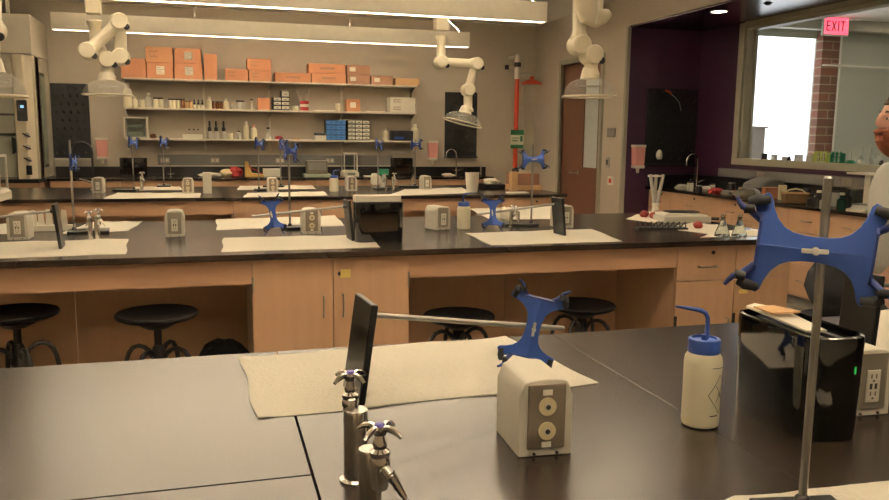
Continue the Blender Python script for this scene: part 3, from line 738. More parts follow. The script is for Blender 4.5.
t = T('binder', 'thick grey and white box file with a black cover, right end of middle bench', 'box file', (a.x+.02, a.y+.05, .9205), (0,0,math.radians(-8)))
MB().box(-.17,.17,-.10,.10,0,.04).build('lower_block', 'ped_grey', t, bevel=.002)
MB().box(-.16,-.04,-.09,.09,.04,.06).box(-.04,.15,-.09,.09,.04,.05).build('papers', 'paper_plain', t, bevel=.001)
MB().box(-.10,.12,-.02,.09,.06,.068).build('cover', 'black_plastic', t)
a = atz(688, 231.5)
t = T('wire_rack', 'low black wire rack beside the grey box file, middle bench', 'rack', (a.x-.10, a.y+.15, .9205), (0,0,math.radians(-12)))
MB().box(-.16,.16,-.05,.05,0,.012).build('base', 'black_plastic', t)
for k in range(9): MB().tube([(-.15+k*.037,-.045,.01),(-.14+k*.037,0,.045),(-.15+k*.037,.045,.01)], .004, 6).build('wire_hoop', 'metal_dark', t)
a = atz(708, 221)
tag(MB().box(-.11,.11,-.05,.05,0,.012).build('tray', 'black_plastic', loc=(a.x+.04,a.y+.12,.9205), rz=math.radians(-35), bevel=.003), 'flat dark tray behind the glass flasks, middle bench', 'tray')
paper_mat([(667,228.5),(712,234.5),(728,226),(693,223)], 'white paper carrying one red bulb, middle bench', m='paper_plain', group='small white papers')
q = atz(698, 229); blob('rubber_bulb', 'red_rubber', 'single red rubber bulb on white paper left of the flasks', 'rubber bulb', (q.x, q.y, .945), .028, (1.1,1,.9), .15, 9)['group'] = 'red rubber bulbs'
paper_mat([(700,237.5),(762,236),(760,230),(716,231)], 'white paper under the two glass flasks, middle bench', m='paper_plain', group='small white papers')
def flask(px, py, label, z=.9225, h=.13, r=.045, m='glass', loc=None, neck=.014, cat='flask', group='conical glass flasks'):
    p = loc or atz(px, py, z)
    o = MB().lathe([(0,0),(r,0),(r,.006),(r*.92,.02),(neck*1.1,h*.68),(neck,h*.75),(neck,h*.96),(neck*1.25,h),(neck*1.1,h),(neck*.85,h*.95),(neck*.85,h*.74),(r*.85,.022),(r*.9,.006),(0,.004)], n=24).build('conical_flask', m, loc=(p.x, p.y, z))
    return tag(o, label, cat, group)
flask(722, 236, 'clear conical flask, left of the pair, on the middle bench')
flask(739, 236, 'clear conical flask, right of the pair, beside the big blue clamp')
flask(413, 185, 'small clear conical flask at the foot of the right stand, third bench', r=.05, h=.12)
# ------------------------------------------------------------------ third bench items
def simple_box(name, label, cat, p, w_, d_, h_, m, group=None, rz=0, bevel=.003, z=None):
    return tag(MB().box(-w_/2, w_/2, 0, d_, 0, h_).build(name, m, loc=(p[0], p[1], p[2] if z is None else z), rz=rz, bevel=bevel), label, cat, group)
p = atz(207.5, 193.5)
simple_box('plastic_jug', 'tall white square container right of the second outlet box, third bench', 'container', p, .08, .08, .20, 'white_plastic')
p = atz(472, 192)
o = tag(MB().lathe([(0,0),(.055,0),(.072,.19),(.075,.20),(.068,.20),(.066,.185),(.05,.01),(0,.01)], n=28).build('bucket', 'white_plastic', loc=p), 'white tapered plastic cup at the right of the third bench', 'cup')
MB().tube([(0,0,.05),(-.05,.01,.24)], .004, 6).build('stirring_rod', 'metal_dark', o)
p = atz(386, 188)
o = tag(MB().lathe([(0,0),(.035,0),(.04,.09),(.02,.12),(.018,.15),(0,.15)], n=18).build('bottle', 'frost', loc=(p.x, p.y+.12, .9205)), 'clear bottle with a wide green cap, third bench', 'bottle')
MB().lathe([(0,.14),(.055,.14),(.055,.20),(0,.20)], n=18).build('cap', 'green_plastic', o)
blob('paper_towel', 'paper_plain', 'white crumpled towel above the green cap, third bench', 'paper towel', (p.x-.03, p.y+.45, .985), .06, (.9,.6,1.2), .4, 2)
# analytical balance left edge
def balance(p, label, sc=1, rz=0):
    t = T('analytical_balance', label, 'balance', p, (0,0,rz), group='lab balances'); t.scale = (sc,)*3
    MB().prism([(-.10,0),(.10,0),(.10,.05),(.07,.075),(-.07,.075),(-.10,.05)], 0, .30, axis='y').build('base', 'white_plastic', t, bevel=.004)
    MB().box(-.05,.05,-.012,.0,.02,.05).build('display', 'lcd', t)
    MB().lathe([(0,.075),(.045,.075),(.045,.082),(0,.082)], c=(0,.14,0), n=24).build('pan', 'steel', t)
    f = MB()
    for x in (-.09, .078): f.box(x, x+.012, .05, .062, .07, .29).box(x, x+.012, .25, .262, .07, .29)
    f.box(-.09,.09,.05,.262,.285,.300).build('draft_frame', 'white_plastic', t)
    MB().box(-.078,.078,.052,.056,.075,.285).box(-.088,-.084,.06,.25,.075,.285).box(.084,.088,.06,.25,.075,.285).build('glass_shield', 'glass_pane', t)
    return t
balance(Vector((atz(-16,202).x, atz(-16,202).y, .9205)), 'white analytical balance cut by the left edge, third bench', 1.25)
p = atz(497, 189)
t = T('tray', 'dark tray with a white cloth heaped on it, right of third bench', 'tray', (p.x, p.y, .9205))
MB().box(-.13,.13,0,.24,0,.05).build('tray_body', 'black_plastic', t, bevel=.006)
blob('cloth', 'paper_plain', 'white cloth heaped on the dark tray at the right of the third bench', 'cloth', (p.x-.03, p.y+.1, .995), .075, (1.1,1,.5), .4, 8)
p = atz(527, 190)
def carton(name, label, p, w_, d_, h_, m, group, z, rz=0, lab=None, tape=True, open_top=False):
    t = T(name, label, 'box', (p[0], p[1], z), (0,0,rz), group=group)
    if open_top:
        MB().box(-w_/2,w_/2,0,d_,0,.004).box(-w_/2,-w_/2+.004,0,d_,0,h_).box(w_/2-.004,w_/2,0,d_,0,h_).box(-w_/2,w_/2,0,.004,0,h_).box(-w_/2,w_/2,d_-.004,d_,0,h_).build('body', m, t)
    else:
        MB().box(-w_/2,w_/2,0,d_,0,h_).build('body', m, t, bevel=.002)
        if tape: MB().box(-w_/2-.0008,w_/2+.0008,d_/2-.02,d_/2+.02,h_*.8,h_+.001).build('tape', 'card_tape', t)
    if lab == 'label':
        l = MB().box(-.045,.055,-.0015,0,h_*.25,h_*.78).build('shipping_label', 'paper_plain', t)
        e = MB()
        for k, wd_ in enumerate((.07,.05,.08,.04)): e.box(-.035,-.035+wd_,-.0025,-.0015,h_*(.32+.11*k),h_*(.35+.11*k))
        e.build('label_print', 'handle_metal', l)
    elif lab == 'small': MB().box(-w_/2+.04,-w_/2+.12,-.0015,0,h_*.3,h_*.75).build('label', 'paper_plain', t)
    elif lab == 'print':
        e = MB()
        for x in (-w_*.35,-w_*.20): e.box(x,x+.045,-.001,0,h_*.35,h_*.42).box(x,x+.006,-.001,0,h_*.35,h_*.75).box(x,x+.045,-.001,0,h_*.68,h_*.75)
        e.build('printed_mark', 'card_brown', t)
    elif lab == 'slot': MB().box(-w_*.2,w_*.2,-.001,0,h_*.4,h_*.65).build('printed_mark', 'card_brown', t)
    return t
carton('cardboard_box', 'flat tan cardboard box below the blue clamp at the end of the third bench', p, .36, .3, .05, 'card_tan', 'boxes on the third bench', .9205)
carton('cardboard_box', 'brown cardboard box stacked on the flat box at the end of the third bench', (p.x+.0, p.y+.02, 0), .30, .24, .12, 'card_brown', 'boxes on the third bench', .9715)
p = atz(514.5, 191); simple_box('wood_block', 'upright narrow wooden block at the foot of the red shower pipe', 'block', p, .07, .08, .20, 'card_tan')
p = atz(519, 193.5); simple_box('paper_stack', 'white papers at the right end of the third bench', 'papers', p, .22, .1, .012, 'paper_plain')
# gooseneck faucets
def faucet(p, label, sc=1, rz=0, dark=False):
    t = T('gooseneck_faucet', label, 'faucet', p, (0,0,rz), group='gooseneck faucets'); t.scale = (sc,)*3
    MB().lathe([(0,0),(.028,0),(.028,.01),(.014,.02),(.014,.10),(0,.10)], n=18).build('base_column', 'chrome', t)
    pts = [(0,0,.08),(0,0,.30)] + [(-.075+.075*math.cos(a), 0, .30+.075*math.sin(a)) for a in [PI*k/8 for k in range(1,9)]] + [(-.15,0,.25)]
    MB().tube(pts, .009, 10).build('spout', 'metal_dark' if dark else 'chrome', t)
    for s in (-1, 1): MB().tube([(0,0,.06),(s*.04,-.01,.075),(s*.10,-.02,.095)], [.008,.008,.005], 8).build('lever', 'chrome', t)
    return t
p = atz(92, 192); faucet(Vector((p.x, p.y+.14, .92)), 'dark gooseneck faucet with chrome levers rising behind the left stand', 1.25, .1, True)
p = aty(456, 183, 11.0); faucet(Vector((p.x, 11.0, .92)), 'chrome gooseneck faucet under the right black pegboard', 1.0, .0)
p = aty(171, 181, 10.95); faucet(Vector((p.x, 10.95, .92)), 'chrome faucet at the left of the back counter', .45, .3)
p = atx(700, 190, 5.45); faucet(Vector((5.40, p.y, .92)), 'chrome faucet on the window counter in front of the purple corner', 1.05, .1)

# ------------------------------------------------------------------ back wall: shelves
SX0, SX1 = -1.05, 2.76
for i, z in enumerate((2.17, 1.80, 1.41)):
    t = T('wall_shelf', ['top white wall shelf carrying the cardboard boxes', 'middle white wall shelf carrying bottles and jars', 'bottom white wall shelf carrying droppers and drawer units'][i], 'shelf', (0,0,z), group='white wall shelves')
    segs = [SX0, .12, 1.0, 1.88, SX1]
    segs = [SX0, aty(204,110,10.95).x, aty(271,110,10.95).x, aty(345,112,10.95).x, SX1]
    for a, b in zip(segs, segs[1:]): MB().box(a+.001, b-.001, 10.95, 11.24, -.022, 0).build('shelf_board', 'shelf_white', t, bevel=.002)
    for x in segs:
        x = min(max(x, SX0+.02), SX1-.02)
        MB().prism([(10.98,-.022),(11.23,-.022),(11.23,-.09),(11.20,-.09)], x-.004, x+.004, axis='x').build('bracket', 'steel', t)
    if i: MB().box(SX1-.006, SX1, 10.97, 11.2, 0, .13).build('book_end', 'shelf_white', t)
for i, x in enumerate(segs):
    tag(MB().box(x-.013, x+.013, 11.225, 11.249, 1.25, 2.25).build('shelf_upright', 'shelf_white', bevel=.001), 'vertical slotted shelf upright on the back wall, %s from the left' % od[i], 'shelf upright', 'shelf uprights')
def sx(px, z): return aty(px, 140-(z-1.41)*80, 11.05).x
ZT = 2.1705
boxes = [ # px0, px1, zlow, h, mat, lab, label
 (122,147,0,.235,'card_orange',None,'orange brown cardboard box at the left end of the top shelf'),
 (147.5,174,0,.195,'card_orange','label','labelled cardboard box under another, second column of the top shelf'),
 (147,174,.197,.190,'card_tan_o','print','cardboard box on top of the second column, top shelf'),
 (175,203,0,.195,'card_orange','label','labelled cardboard box at the bottom of the third column, top shelf'),
 (175.5,202,.197,.185,'card_orange','label','labelled cardboard box on top of the third column, top shelf'),
 (204.5,217.5,0,.325,'card_orange',None,'tall narrow orange cardboard box on the top shelf'),
 (225,248,0,.145,'card_orange','print','low printed box with nothing on it, middle left of the top shelf'),
 (248.5,271,0,.14,'card_orange','print','low printed box carrying another beside the shelf joint'),
 (247,271,.142,.145,'card_orange','print','printed box stacked on the low box beside the shelf joint'),
 (274.5,310,0,.120,'card_orange','slot','long flat orange box with nothing on it, middle of the top shelf'),
 (310.8,345,0,.125,'card_orange','slot','long flat orange box at the bottom of a stack of two'),
 (308,344.5,.127,.125,'card_orange','slot','long flat orange box on top of the stack of two'),
 (346,369,0,.125,'card_brown','small','brown box with a white label at the bottom of the brown stack'),
 (345.5,369,.127,.125,'card_brown','small','brown box with a white label on top of the brown stack'),
 (370,391.5,0,.120,'card_brown','small','single brown box with a white label right of the brown stack'),
 (394,418,0,.095,'card_tan',None,'low tan cardboard box at the right end of the top shelf')]
mat('card_tan_o', (192,138,98), .8)
for a, b, zl, h, m, lab, lb in boxes:
    x0, x1 = sx(a, ZT), sx(b, ZT)
    carton('cardboard_box', lb, ((x0+x1)/2, 10.955, 0), x1-x0-.004, .27, h, m, 'cardboard boxes on the top shelf', ZT+zl, lab=lab, open_top=(m == 'card_tan'))
# bottles
def bottle(px, z, h, r, label, m='bottle_milk', cap=None, style='round', yo=0, name='bottle', cat='bottle', group=None):
    x = sx(px, z)
    if style == 'round': pr = [(0,0),(r*.96,0),(r,.004),(r,h*.62),(r*.8,h*.74),(r*.42,h*.80),(r*.42,h*.9),(0,h*.9)]
    elif style == 'jar': pr = [(0,0),(r*.96,0),(r,.004),(r,h*.78),(r*.85,h*.84),(r*.85,h*.9),(0,h*.9)]
    elif style == 'drop': pr = [(0,0),(r,0),(r,h*.35),(r*.5,h*.42),(0,h*.42)]
    elif style == 'cone': pr = [(0,0),(r,0),(r*.3,h*.65),(r*.3,h*.8),(0,h*.8)]
    o = tag(MB().lathe(pr, n=16).build(name, m, loc=(x, 11.06+yo, z+.0005)), label, cat, group)
    if cap:
        if style == 'drop': cp = [(0,h*.42),(r*.75,h*.42),(r*.75,h*.62),(r*.35,h*.66),(r*.45,h*.75),(r*.40,h*.95),(0,h)]
        elif style == 'jar': cp = [(0,h*.86),(r*1.02,h*.86),(r*1.02,h),(0,h)]
        else: cp = [(0,h*.86),(r*.52,h*.86),(r*.52,h),(0,h)]
        MB().lathe(cp, n=14).build('cap', cap, o)
    return o
Z2, Z1 = 1.8005, 1.4105
G2 = 'bottles on the middle shelf'; G1 = 'bottles on the bottom shelf'
bottle(128, Z2, .30, .055, 'largest white jug at the left end of the middle shelf', cap='white_plastic', group=G2)
bottle(135, Z2, .135, .036, 'white bottle right beside the large jug, middle shelf', cap='white_plastic', group=G2)
bottle(142, Z2, .10, .036, 'low squat white jar, third from the left on the middle shelf', style='jar', cap='white_plastic', group=G2)
bottle(149, Z2, .185, .040, 'tall clear bottle among the white ones, left of the middle shelf', m='frost', cap='white_plastic', group=G2)
for i, x in enumerate((156, 161)): bottle(x, Z2, .13, .030, ['left','right'][i]+' of the two pale jars with dark lids beside the clear bottle', style='jar', cap='metal_dark', group=G2)
for i, x in enumerate((170.5, 174.5, 178.5, 183)): bottle(x, Z2, .12, .027, '%s of the four dark lidded jars in the left section, middle shelf' % od[i], m='bottle_milk' if i < 3 else 'amber', style='jar', cap='metal_dark', group=G2)
for i, x in enumerate((187, 191)): bottle(x, Z2, .095, .024, ['left','right'][i]+' of two small tan vials, middle shelf', m='card_tan', style='jar', cap='card_brown', group=G2)
for i, x in enumerate((194.5, 198.5, 202.5)): bottle(x, Z2, .12, .020, '%s of three small bottles with black dropper tops left of the shelf joint' % od[i], style='drop', cap='black_plastic', group=G2)
bottle(209.5, Z2, .155, .033, 'white bottle just right of the first shelf joint, middle shelf', cap='white_plastic', group=G2)
for i, x in enumerate((214, 218, 222)): bottle(x, Z2, .10, .025, '%s of three low amber jars with dark lids, middle shelf' % od[i], m='amber', style='jar', cap='metal_dark', group=G2)
bottle(226, Z2, .135, .032, 'cream bottle beside the low amber jars, middle shelf', cap='white_plastic', group=G2)
bottle(232, Z2, .075, .024, 'tiny clear vial right of the cream bottle, middle shelf', m='frost', style='jar', cap='card_tan', group=G2)
bottle(240.5, Z2, .115, .055, 'wide clear jar with a dark lid, middle shelf', m='frost', style='jar', cap='metal_dark', group=G2)
bottle(252, Z2, .14, .036, 'conical clear bottle with a dark stopper, middle shelf', m='frost', style='cone', cap='metal_dark', group=G2)
def shelfbox(a, b, z, h, m, label, cat='box', d=.22, lab=None, group=None, name='cardboard_box', y=10.96):
    x0, x1 = sx(a, z), sx(b, z)
    return carton(name, label, ((x0+x1)/2, y, 0), x1-x0-.004, d, h, m, group, z, lab=lab, tape=False)
shelfbox(257.5, 270, Z2, .155, 'card_orange', 'small orange cardboard box left of the white slide boxes, middle shelf')
shelfbox(346, 359, Z2, .165, 'card_tan_o', 'small orange box with a white label, right part of the middle shelf', lab='small')
def slotted(a, b, z, rows, cols, h, m, label, cat, slot='black_plastic', d=.2, nm='drawer_unit', gap=.008):
    x0, x1 = sx(a, z), sx(b, z); w_ = x1-x0
    t = T(nm, label, cat, (x0, 10.97, z))
    MB().box(0, w_, .012, d, 0, h).build('case', 'black_plastic' if slot == 'black_plastic' else m, t)
    for r in range(rows):
        for c in range(cols):
            dd = MB().box(w_*c/cols+gap/2, w_*(c+1)/cols-gap/2, 0, .015, h*r/rows+gap, h*(r+1)/rows-.003).build('drawer', m, t, bevel=.002)
            xc = w_*(c+.5)/cols; MB().box(xc-.015, xc+.015, -.006, .0, h*(r+.5)/rows-.004, h*(r+.5)/rows+.004).build('pull', slot, dd)
    return t
slotted(273, 289, Z2, 3, 2, .165, 'white_plastic', 'stack of white slide boxes with black gaps, middle shelf', 'slide boxes', gap=.014)
tt = slotted(281, 289, Z2+.166, 1, 1, .085, 'white_plastic', 'single white slide box on top of the slide box stack', 'slide box', gap=.014)
for i, x in enumerate((293.5, 298)): bottle(x, Z2, .06, .028, ['left','right'][i]+' of two small white lids lying before the red pot', style='jar', cap='white_plastic', group=G2)
o = tag(MB().lathe([(0,0),(.055,0),(.062,.13),(.056,.13),(.05,.01),(0,.01)], n=20).build('tool_pot', 'red_cloth', loc=(sx(304.5,Z2), 11.06, Z2)), 'red and white pot holding tools, middle shelf', 'pot')
MB().lathe([(.0595,.05),(.0605,.05),(.0625,.085),(.0615,.085)], n=20).build('white_band', 'white_plastic', o)
for k, (dx, h) in enumerate(((-.10,.27),(-.05,.2),(.03,.22),(.07,.28))): MB().tube([(dx*.2,0,.02),(dx,0,h)], .007, 6).build('tool_handle', 'ped_grey', o)
simple_box('paper_stack', 'thin loose papers in the middle section of the middle shelf', 'papers', (sx(325,Z2), 10.98, Z2), .27, .2, .012, 'paper_plain')
simple_box('paper_stack', 'thin loose papers left of the white cartons on the middle shelf', 'papers', (sx(375,Z2), 10.98, Z2), .26, .2, .010, 'paper_plain')
bottle(338, Z2, .11, .036, 'squat white tub left of the third shelf joint, middle shelf', style='jar', cap='white_plastic', group=G2)
for i in range(2): shelfbox(388.5, 414, Z2+i*.101, .10, 'white_plastic', ['lower white carton at the right end of the middle shelf','upper white carton at the right end of the middle shelf'][i], lab='print', name='carton')
# bottom shelf
t = T('clear_cabinet', 'small white framed clear cabinet at the left end of the bottom shelf', 'cabinet', (sx(124.5,Z1), 10.96, Z1))
W_ = sx(149,Z1)-sx(124.5,Z1)
f = MB().box(0,W_,0,.2,0,.02).box(0,W_,0,.2,.25,.27).box(0,.02,0,.2,.02,.25).box(W_-.02,W_,0,.2,.02,.25).box(.02,W_-.02,.19,.2,.02,.25)
f.build('frame', 'shelf_white', t); MB().box(.02,W_-.02,.01,.19,.12,.125).build('inner_shelf', 'glass_pane', t)
MB().box(.02,W_-.02,.004,.008,.02,.25).build('door', 'glass_pane', t)
MB().box(.05,W_-.06,.05,.15,.13,.17).box(.04,W_-.05,.05,.15,.02,.09).build('contents', 'lcd', t, bevel=.01)
blob('rubber_tubing', 'amber', 'brown coil of tubing right of the clear cabinet, bottom shelf', 'tubing', (sx(153.5,Z1), 11.05, Z1+.028), .035, (1.1,1,.9), .3, 4)
t = T('dropper_rack', 'white tray with three dark dropper balls above it, bottom shelf', 'rack', ((sx(183,Z1)+sx(202,Z1))/2, 11.0, Z1))
MB().box(-.125,.125,0,.14,0,.055).build('tray', 'white_plastic', t, bevel=.004)
for k in (-1,0,1): d_ = MB().tube([(.02+k*.055,.07,.05),(.02+k*.055,.07,.115)], .004, 6).build('dropper', 'frost', t); MB().lathe([(0,-.01),(.012,-.006),(.013,.004),(0,.014)], c=(.02+k*.055,.07,.118), n=12).build('bulb', 'ink', d_)
for i, x in enumerate((210, 216.5, 224)): bottle(x, Z1, .24, .032, '%s of three tall dropper bottles with long black tops, bottom shelf' % od[i], m='frost', style='drop', cap='black_plastic', group=G1)
bottle(230.5, Z1, .075, .033, 'small cream jar right of the tall dropper bottles, bottom shelf', style='jar', cap='white_plastic', group=G1)
bottle(239, Z1, .11, .030, 'small clear bottle with a dark top left of the tall cream bottle, bottom shelf', m='frost', cap='metal_dark', group=G1)
bottle(246.5, Z1, .235, .036, 'tallest cream bottle in the middle of the bottom shelf', cap='white_plastic', group=G1)
bottle(254, Z1, .19, .042, 'second tall cream bottle with an orange mark, bottom shelf', cap='pink', group=G1)
bottle(268.5, Z1, .16, .042, 'clear conical bottle with a dark tilted stopper by the second joint', m='frost', style='cone', cap='metal_dark', group=G1)
blob('cloth_roll', 'red_cloth', 'small red cloth bundle right of the second joint, bottom shelf', 'cloth', (sx(279,Z1), 11.02, Z1+.022), .028, (1.8,1,.9), .3, 14)
simple_box('tray', 'flat tan lid in the third section of the bottom shelf', 'lid', (sx(296,Z1), 11.0, Z1), .10, .1, .02, 'card_tan')
t = simple_box('tray', 'white tray with a dark rim left of the blue drawers, bottom shelf', 'tray', (sx(320,Z1), 10.97, Z1), .15, .2, .06, 'white_plastic'); MB().box(-.07,.07,.02,.18,.06,.10).build('contents', 'ink', t, bevel=.01)
slotted(325.5, 345, Z1, 4, 2, .27, 'blue_bin', 'unit of blue plastic parts drawers, bottom shelf', 'drawer unit')
slotted(347, 369, Z1, 5, 3, .27, 'white_plastic', 'unit of small white parts drawers, bottom shelf', 'drawer unit', gap=.012)
bottle(385.5, Z1, .17, .036, 'white bottle left of the black device, bottom shelf', cap='white_plastic', group=G1)
t = simple_box('power_supply', 'black electronic device with a blue front strip, bottom shelf', 'device', (sx(401.5,Z1), 10.97, Z1), sx(412,Z1)-sx(391,Z1), .2, .14, 'black_plastic', bevel=.01)
MB().box(-.12,.02,-.004,0,.02,.055).build('front_strip', 'blue_plastic', t)
bottle(414.5, Z1, .235, .05, 'cream jug at the right end of the bottom shelf', cap='white_plastic', yo=-.03, group=G1)

# ------------------------------------------------------------------ back wall fittings
def raceway(name, label, x0, x1, z0, z1):
    t = T(name, label, 'raceway', (0, YB, 0))
    MB().box(x0, x1, -.05, -.001, z0, z1).build('channel', 'kick', t, bevel=.003)
    MB().box(x0, x1, -.056, -.05, z0-.004, z0+.008).build('lip', 'shelf_white', t)
    for px in (165, 215, 280, 330):
        xx = aty(px, 160, YB-.05).x; e = MB().box(xx-.06, xx+.06, -.054, -.05, z0+.04, z1-.04).build('outlet_plate', 'steel', t)
        MB().box(xx-.045, xx-.01, -.056, -.054, z0+.055, z1-.055).box(xx+.01, xx+.045, -.056, -.054, z0+.055, z1-.055).build('outlet', 'white_plastic', e)
raceway('cable_raceway', 'long grey outlet raceway on the back wall under the shelves', aty(158,158,YB).x, aty(392,158,YB).x, 1.05, 1.20)
def pegboard(name, label, o_, w_, h_, axis='y', rows=9, cols=5):
    t = T(name, label, 'pegboard', o_, (0,0,0), group='black drying pegboards')
    MB().box(0, w_, -.02, -.001, 0, h_).build('board', 'pegboard', t, bevel=.004)
    MB().box(0, w_, -.07, -.02, 0, .025).build('drip_tray', 'ped_grey' if h_ > .9 and w_ < .46 else 'pegboard', t)
    for r in range(rows):
        for c in range(cols):
            x = w_*(c+.5+.25*(r % 2))/(cols+.25); z = h_*(r+.8)/(rows+.4)
            MB().tube([(x,-.02,z),(x,-.09,z+.03)], [.007,.005], 6).build('peg', 'pegboard', t)
    return t
a = aty(50, 83, YB); b = aty(92, 160, YB); pegboard('drying_pegboard', 'black drying pegboard beside the fume hood at the left', (a.x, YB, b.z), b.x-a.x, a.z-b.z)
a = aty(445, 92, YB); b = aty(476, 158, YB); pegboard('drying_pegboard', 'black drying pegboard on the back wall behind the hanging extraction arm', (a.x, YB, b.z), b.x-a.x, a.z-b.z)
a = aty(647, 88, YP); b = aty(693, 166, YP); pegboard('drying_pegboard', 'black drying pegboard in the purple alcove', (a.x, YP-.006, b.z), b.x-a.x, a.z-b.z)
def dispenser(o_, label, rot=0, sc=1):
    t = T('wall_dispenser', label, 'dispenser', o_, (0,0,rot), group='pink wall dispensers'); t.scale = (sc,)*3
    MB().prism([(-.06,0),(.06,0),(.072,.26),(-.072,.26)], -.10, -.001, axis='y').build('container', 'pink', t, bevel=.012)
    MB().prism([(-.062,-.005),(.062,-.005),(.064,.03),(-.064,.03)], -.104, -.001, axis='y').prism([(-.074,.24),(.074,.24),(.074,.27),(-.074,.27)], -.104, -.001, axis='y').build('rim', 'white_plastic', t, bevel=.006)
    MB().lathe([(0,-.06),(.015,-.06),(.024,0),(0,0)], c=(0,-.05,0), n=14).build('nozzle', 'white_plastic', t)
p = aty(103, 160, YB); dispenser((p.x, YB, 1.14), 'pink dispenser on the back wall beside the left pegboard')
p = aty(431.5, 160, YB); dispenser((p.x, YB, 1.14), 'pink dispenser on the back wall left of the right pegboard')
p = aty(635, 172, YP); dispenser((p.x, YP-.006, 1.14), 'pink dispenser on the purple alcove wall')
# black boxes on back counter
for a, b, h, lb in ((120,147,.24,'black bin on the back counter at the left'), (391.5,413,.25,'black bin on the back counter at the right')):
    x0 = aty(a, 170, 10.9).x; x1 = aty(b, 170, 10.9).x
    o = dup(bn, ((x0+x1)/2, 10.95, .9205), lb, rot=(0,0,0)); o.scale = ((x1-x0)/.27, 1.0, h/.205)
MB().box(.1395,.1405,.022,.0255,.135,.150).build('status_light', 'green_led', bn)
# clutter on back counter
def bc(px, Y=10.9): return Vector((aty(px, 175, Y).x, Y, .9205))
blob('paper_towel', 'paper_plain', 'crumpled white towel left of centre on the back counter', 'paper towel', bc(211)+Vector((0,0,.025)), .10, (1.4,.8,.3), .3, 21)
blob('cloth_bundle', 'ivory', 'cream and red bundle left of the yellow stand, back counter', 'bundle', bc(227)+Vector((0,0,.045)), .07, (1.2,.8,.8), .3, 22)
blob('cloth_roll', 'red_cloth', 'red bundle just left of the yellow stand, back counter', 'bundle', bc(236)+Vector((0,0,.06)), .075, (1.0,.8,1.0), .4, 23)
p = bc(255)
t = T('bottle_stand', 'yellow wedge shaped stand with a red wire, back counter', 'stand', p)
MB().prism([(-.13,0),(.12,0),(.12,.03),(-.04,.05),(-.09,.20),(-.13,.20)], -.05, .05, axis='y').build('wedge', 'yellow_plastic', t, bevel=.006)
MB().tube([(-.08,-.055,.15),(-.03,-.06,.10),(.02,-.06,.09),(.06,-.06,.05),(.10,-.06,.05)], .008, 8).build('wire', 'red_cloth', t)
simple_box('carton', 'white carton right of the yellow stand, back counter', 'box', bc(272.5), .23, .2, .10, 'white_plastic')
p = bc(317)
t = T('printer', 'grey device with a clear lid and pale tray, back counter', 'device', p)
MB().box(-.18,.18,-.08,.12,0,.035).build('tray', 'lcd', t, bevel=.004); MB().box(-.14,.14,-.04,.12,.035,.21).build('body', mat('smoke', (98,92,74), .3, var=.1), t, bevel=.006); MB().box(-.12,.12,-.044,-.04,.09,.19).build('front_panel', 'kick', t)
balance(bc(351.5, 10.85), 'white analytical balance with a tall glass draft shield on the back counter', 1.05)
simple_box('paper_stack', 'white papers right of the balance on the back counter', 'papers', bc(373, 10.75), .22, .14, .012, 'paper_plain')
blob('crumpled_paper', 'paper_plain', 'crumpled white paper by the right pegboard, back counter', 'paper', bc(448,10.75)+Vector((0,0,.02)), .07, (1.2,.7,.4), .4, 31)
simple_box('small_bottle', 'dark upright box at the right end of the back counter', 'box', bc(484), .05, .05, .13, 'black_plastic')
for i, x in enumerate((196, 244)): pass

# safety shower
pp = aty(515, 168, 10.9)
t = T('safety_shower', 'emergency shower with a red pipe and red shower head by the corner', 'safety shower', (pp.x, 10.9, 0))
MB().tube([(0,0,0),(0,0,2.30)], .033, 16).build('red_pipe', 'red_paint', t)
MB().tube([(0,0,2.30),(0,0,2.62)], .042, 14).tube([(0,.0,2.46),(-.18,0,2.46)], .02, 10).tube([(0,0,2.62),(0,.32,2.62)], .03, 10).build('supply_pipe', 'shelf_white', t)
MB().lathe([(0,-.03),(.03,-.03),(.03,.03),(0,.03)], c=(-.16,0,2.46)).build('valve_cap', 'metal_dark', t)
MB().lathe([(0,-.05),(.05,-.03),(.05,.03),(0,.05)], c=(0,0,2.50)).build('valve', 'metal_dark', t)
MB().tube([(0,0,2.24),(0,-.0,2.34),(.06,-.02,2.37),(.20,-.06,2.37),(.20,-.06,2.32)], .016, 10).build('arm', 'steel', t)
MB().lathe([(0,.10),(.03,.10),(.035,.06),(.08,.045),(.14,.015),(.15,0),(.145,-.008),(0,-.004)], c=(.20,-.06,2.24), n=28).build('shower_head', 'orange_red', t)
MB().tube([(.10,-.03,2.36),(.10,-.03,2.0),(.12,-.03,1.6),(.30,-.03,1.55),(.18,-.03,2.0)], .004, 6).build('pull_rod', 'steel', t)
MB().tube([(0,0,1.02),(0,-.02,.98)], .05, 16).build('pipe_foot', 'metal_dark', t)
sg = MB().box(-.10,.10,-.056,-.050,1.32,1.58).build('sign', 'paper_plain', t)
MB().box(-.10,.10,-.058,-.056,1.51,1.58).build('green_band', 'green_sign', sg)
MB().box(-.10,.10,-.058,-.056,1.32,1.37).build('green_band', 'green_sign', sg)
MB().box(-.08,.01,-.058,-.056,1.42,1.435).box(-.08,.03,-.058,-.056,1.46,1.47).box(.045,.085,-.058,-.056,1.415,1.495).build('printed_lines', 'green_sign', sg)

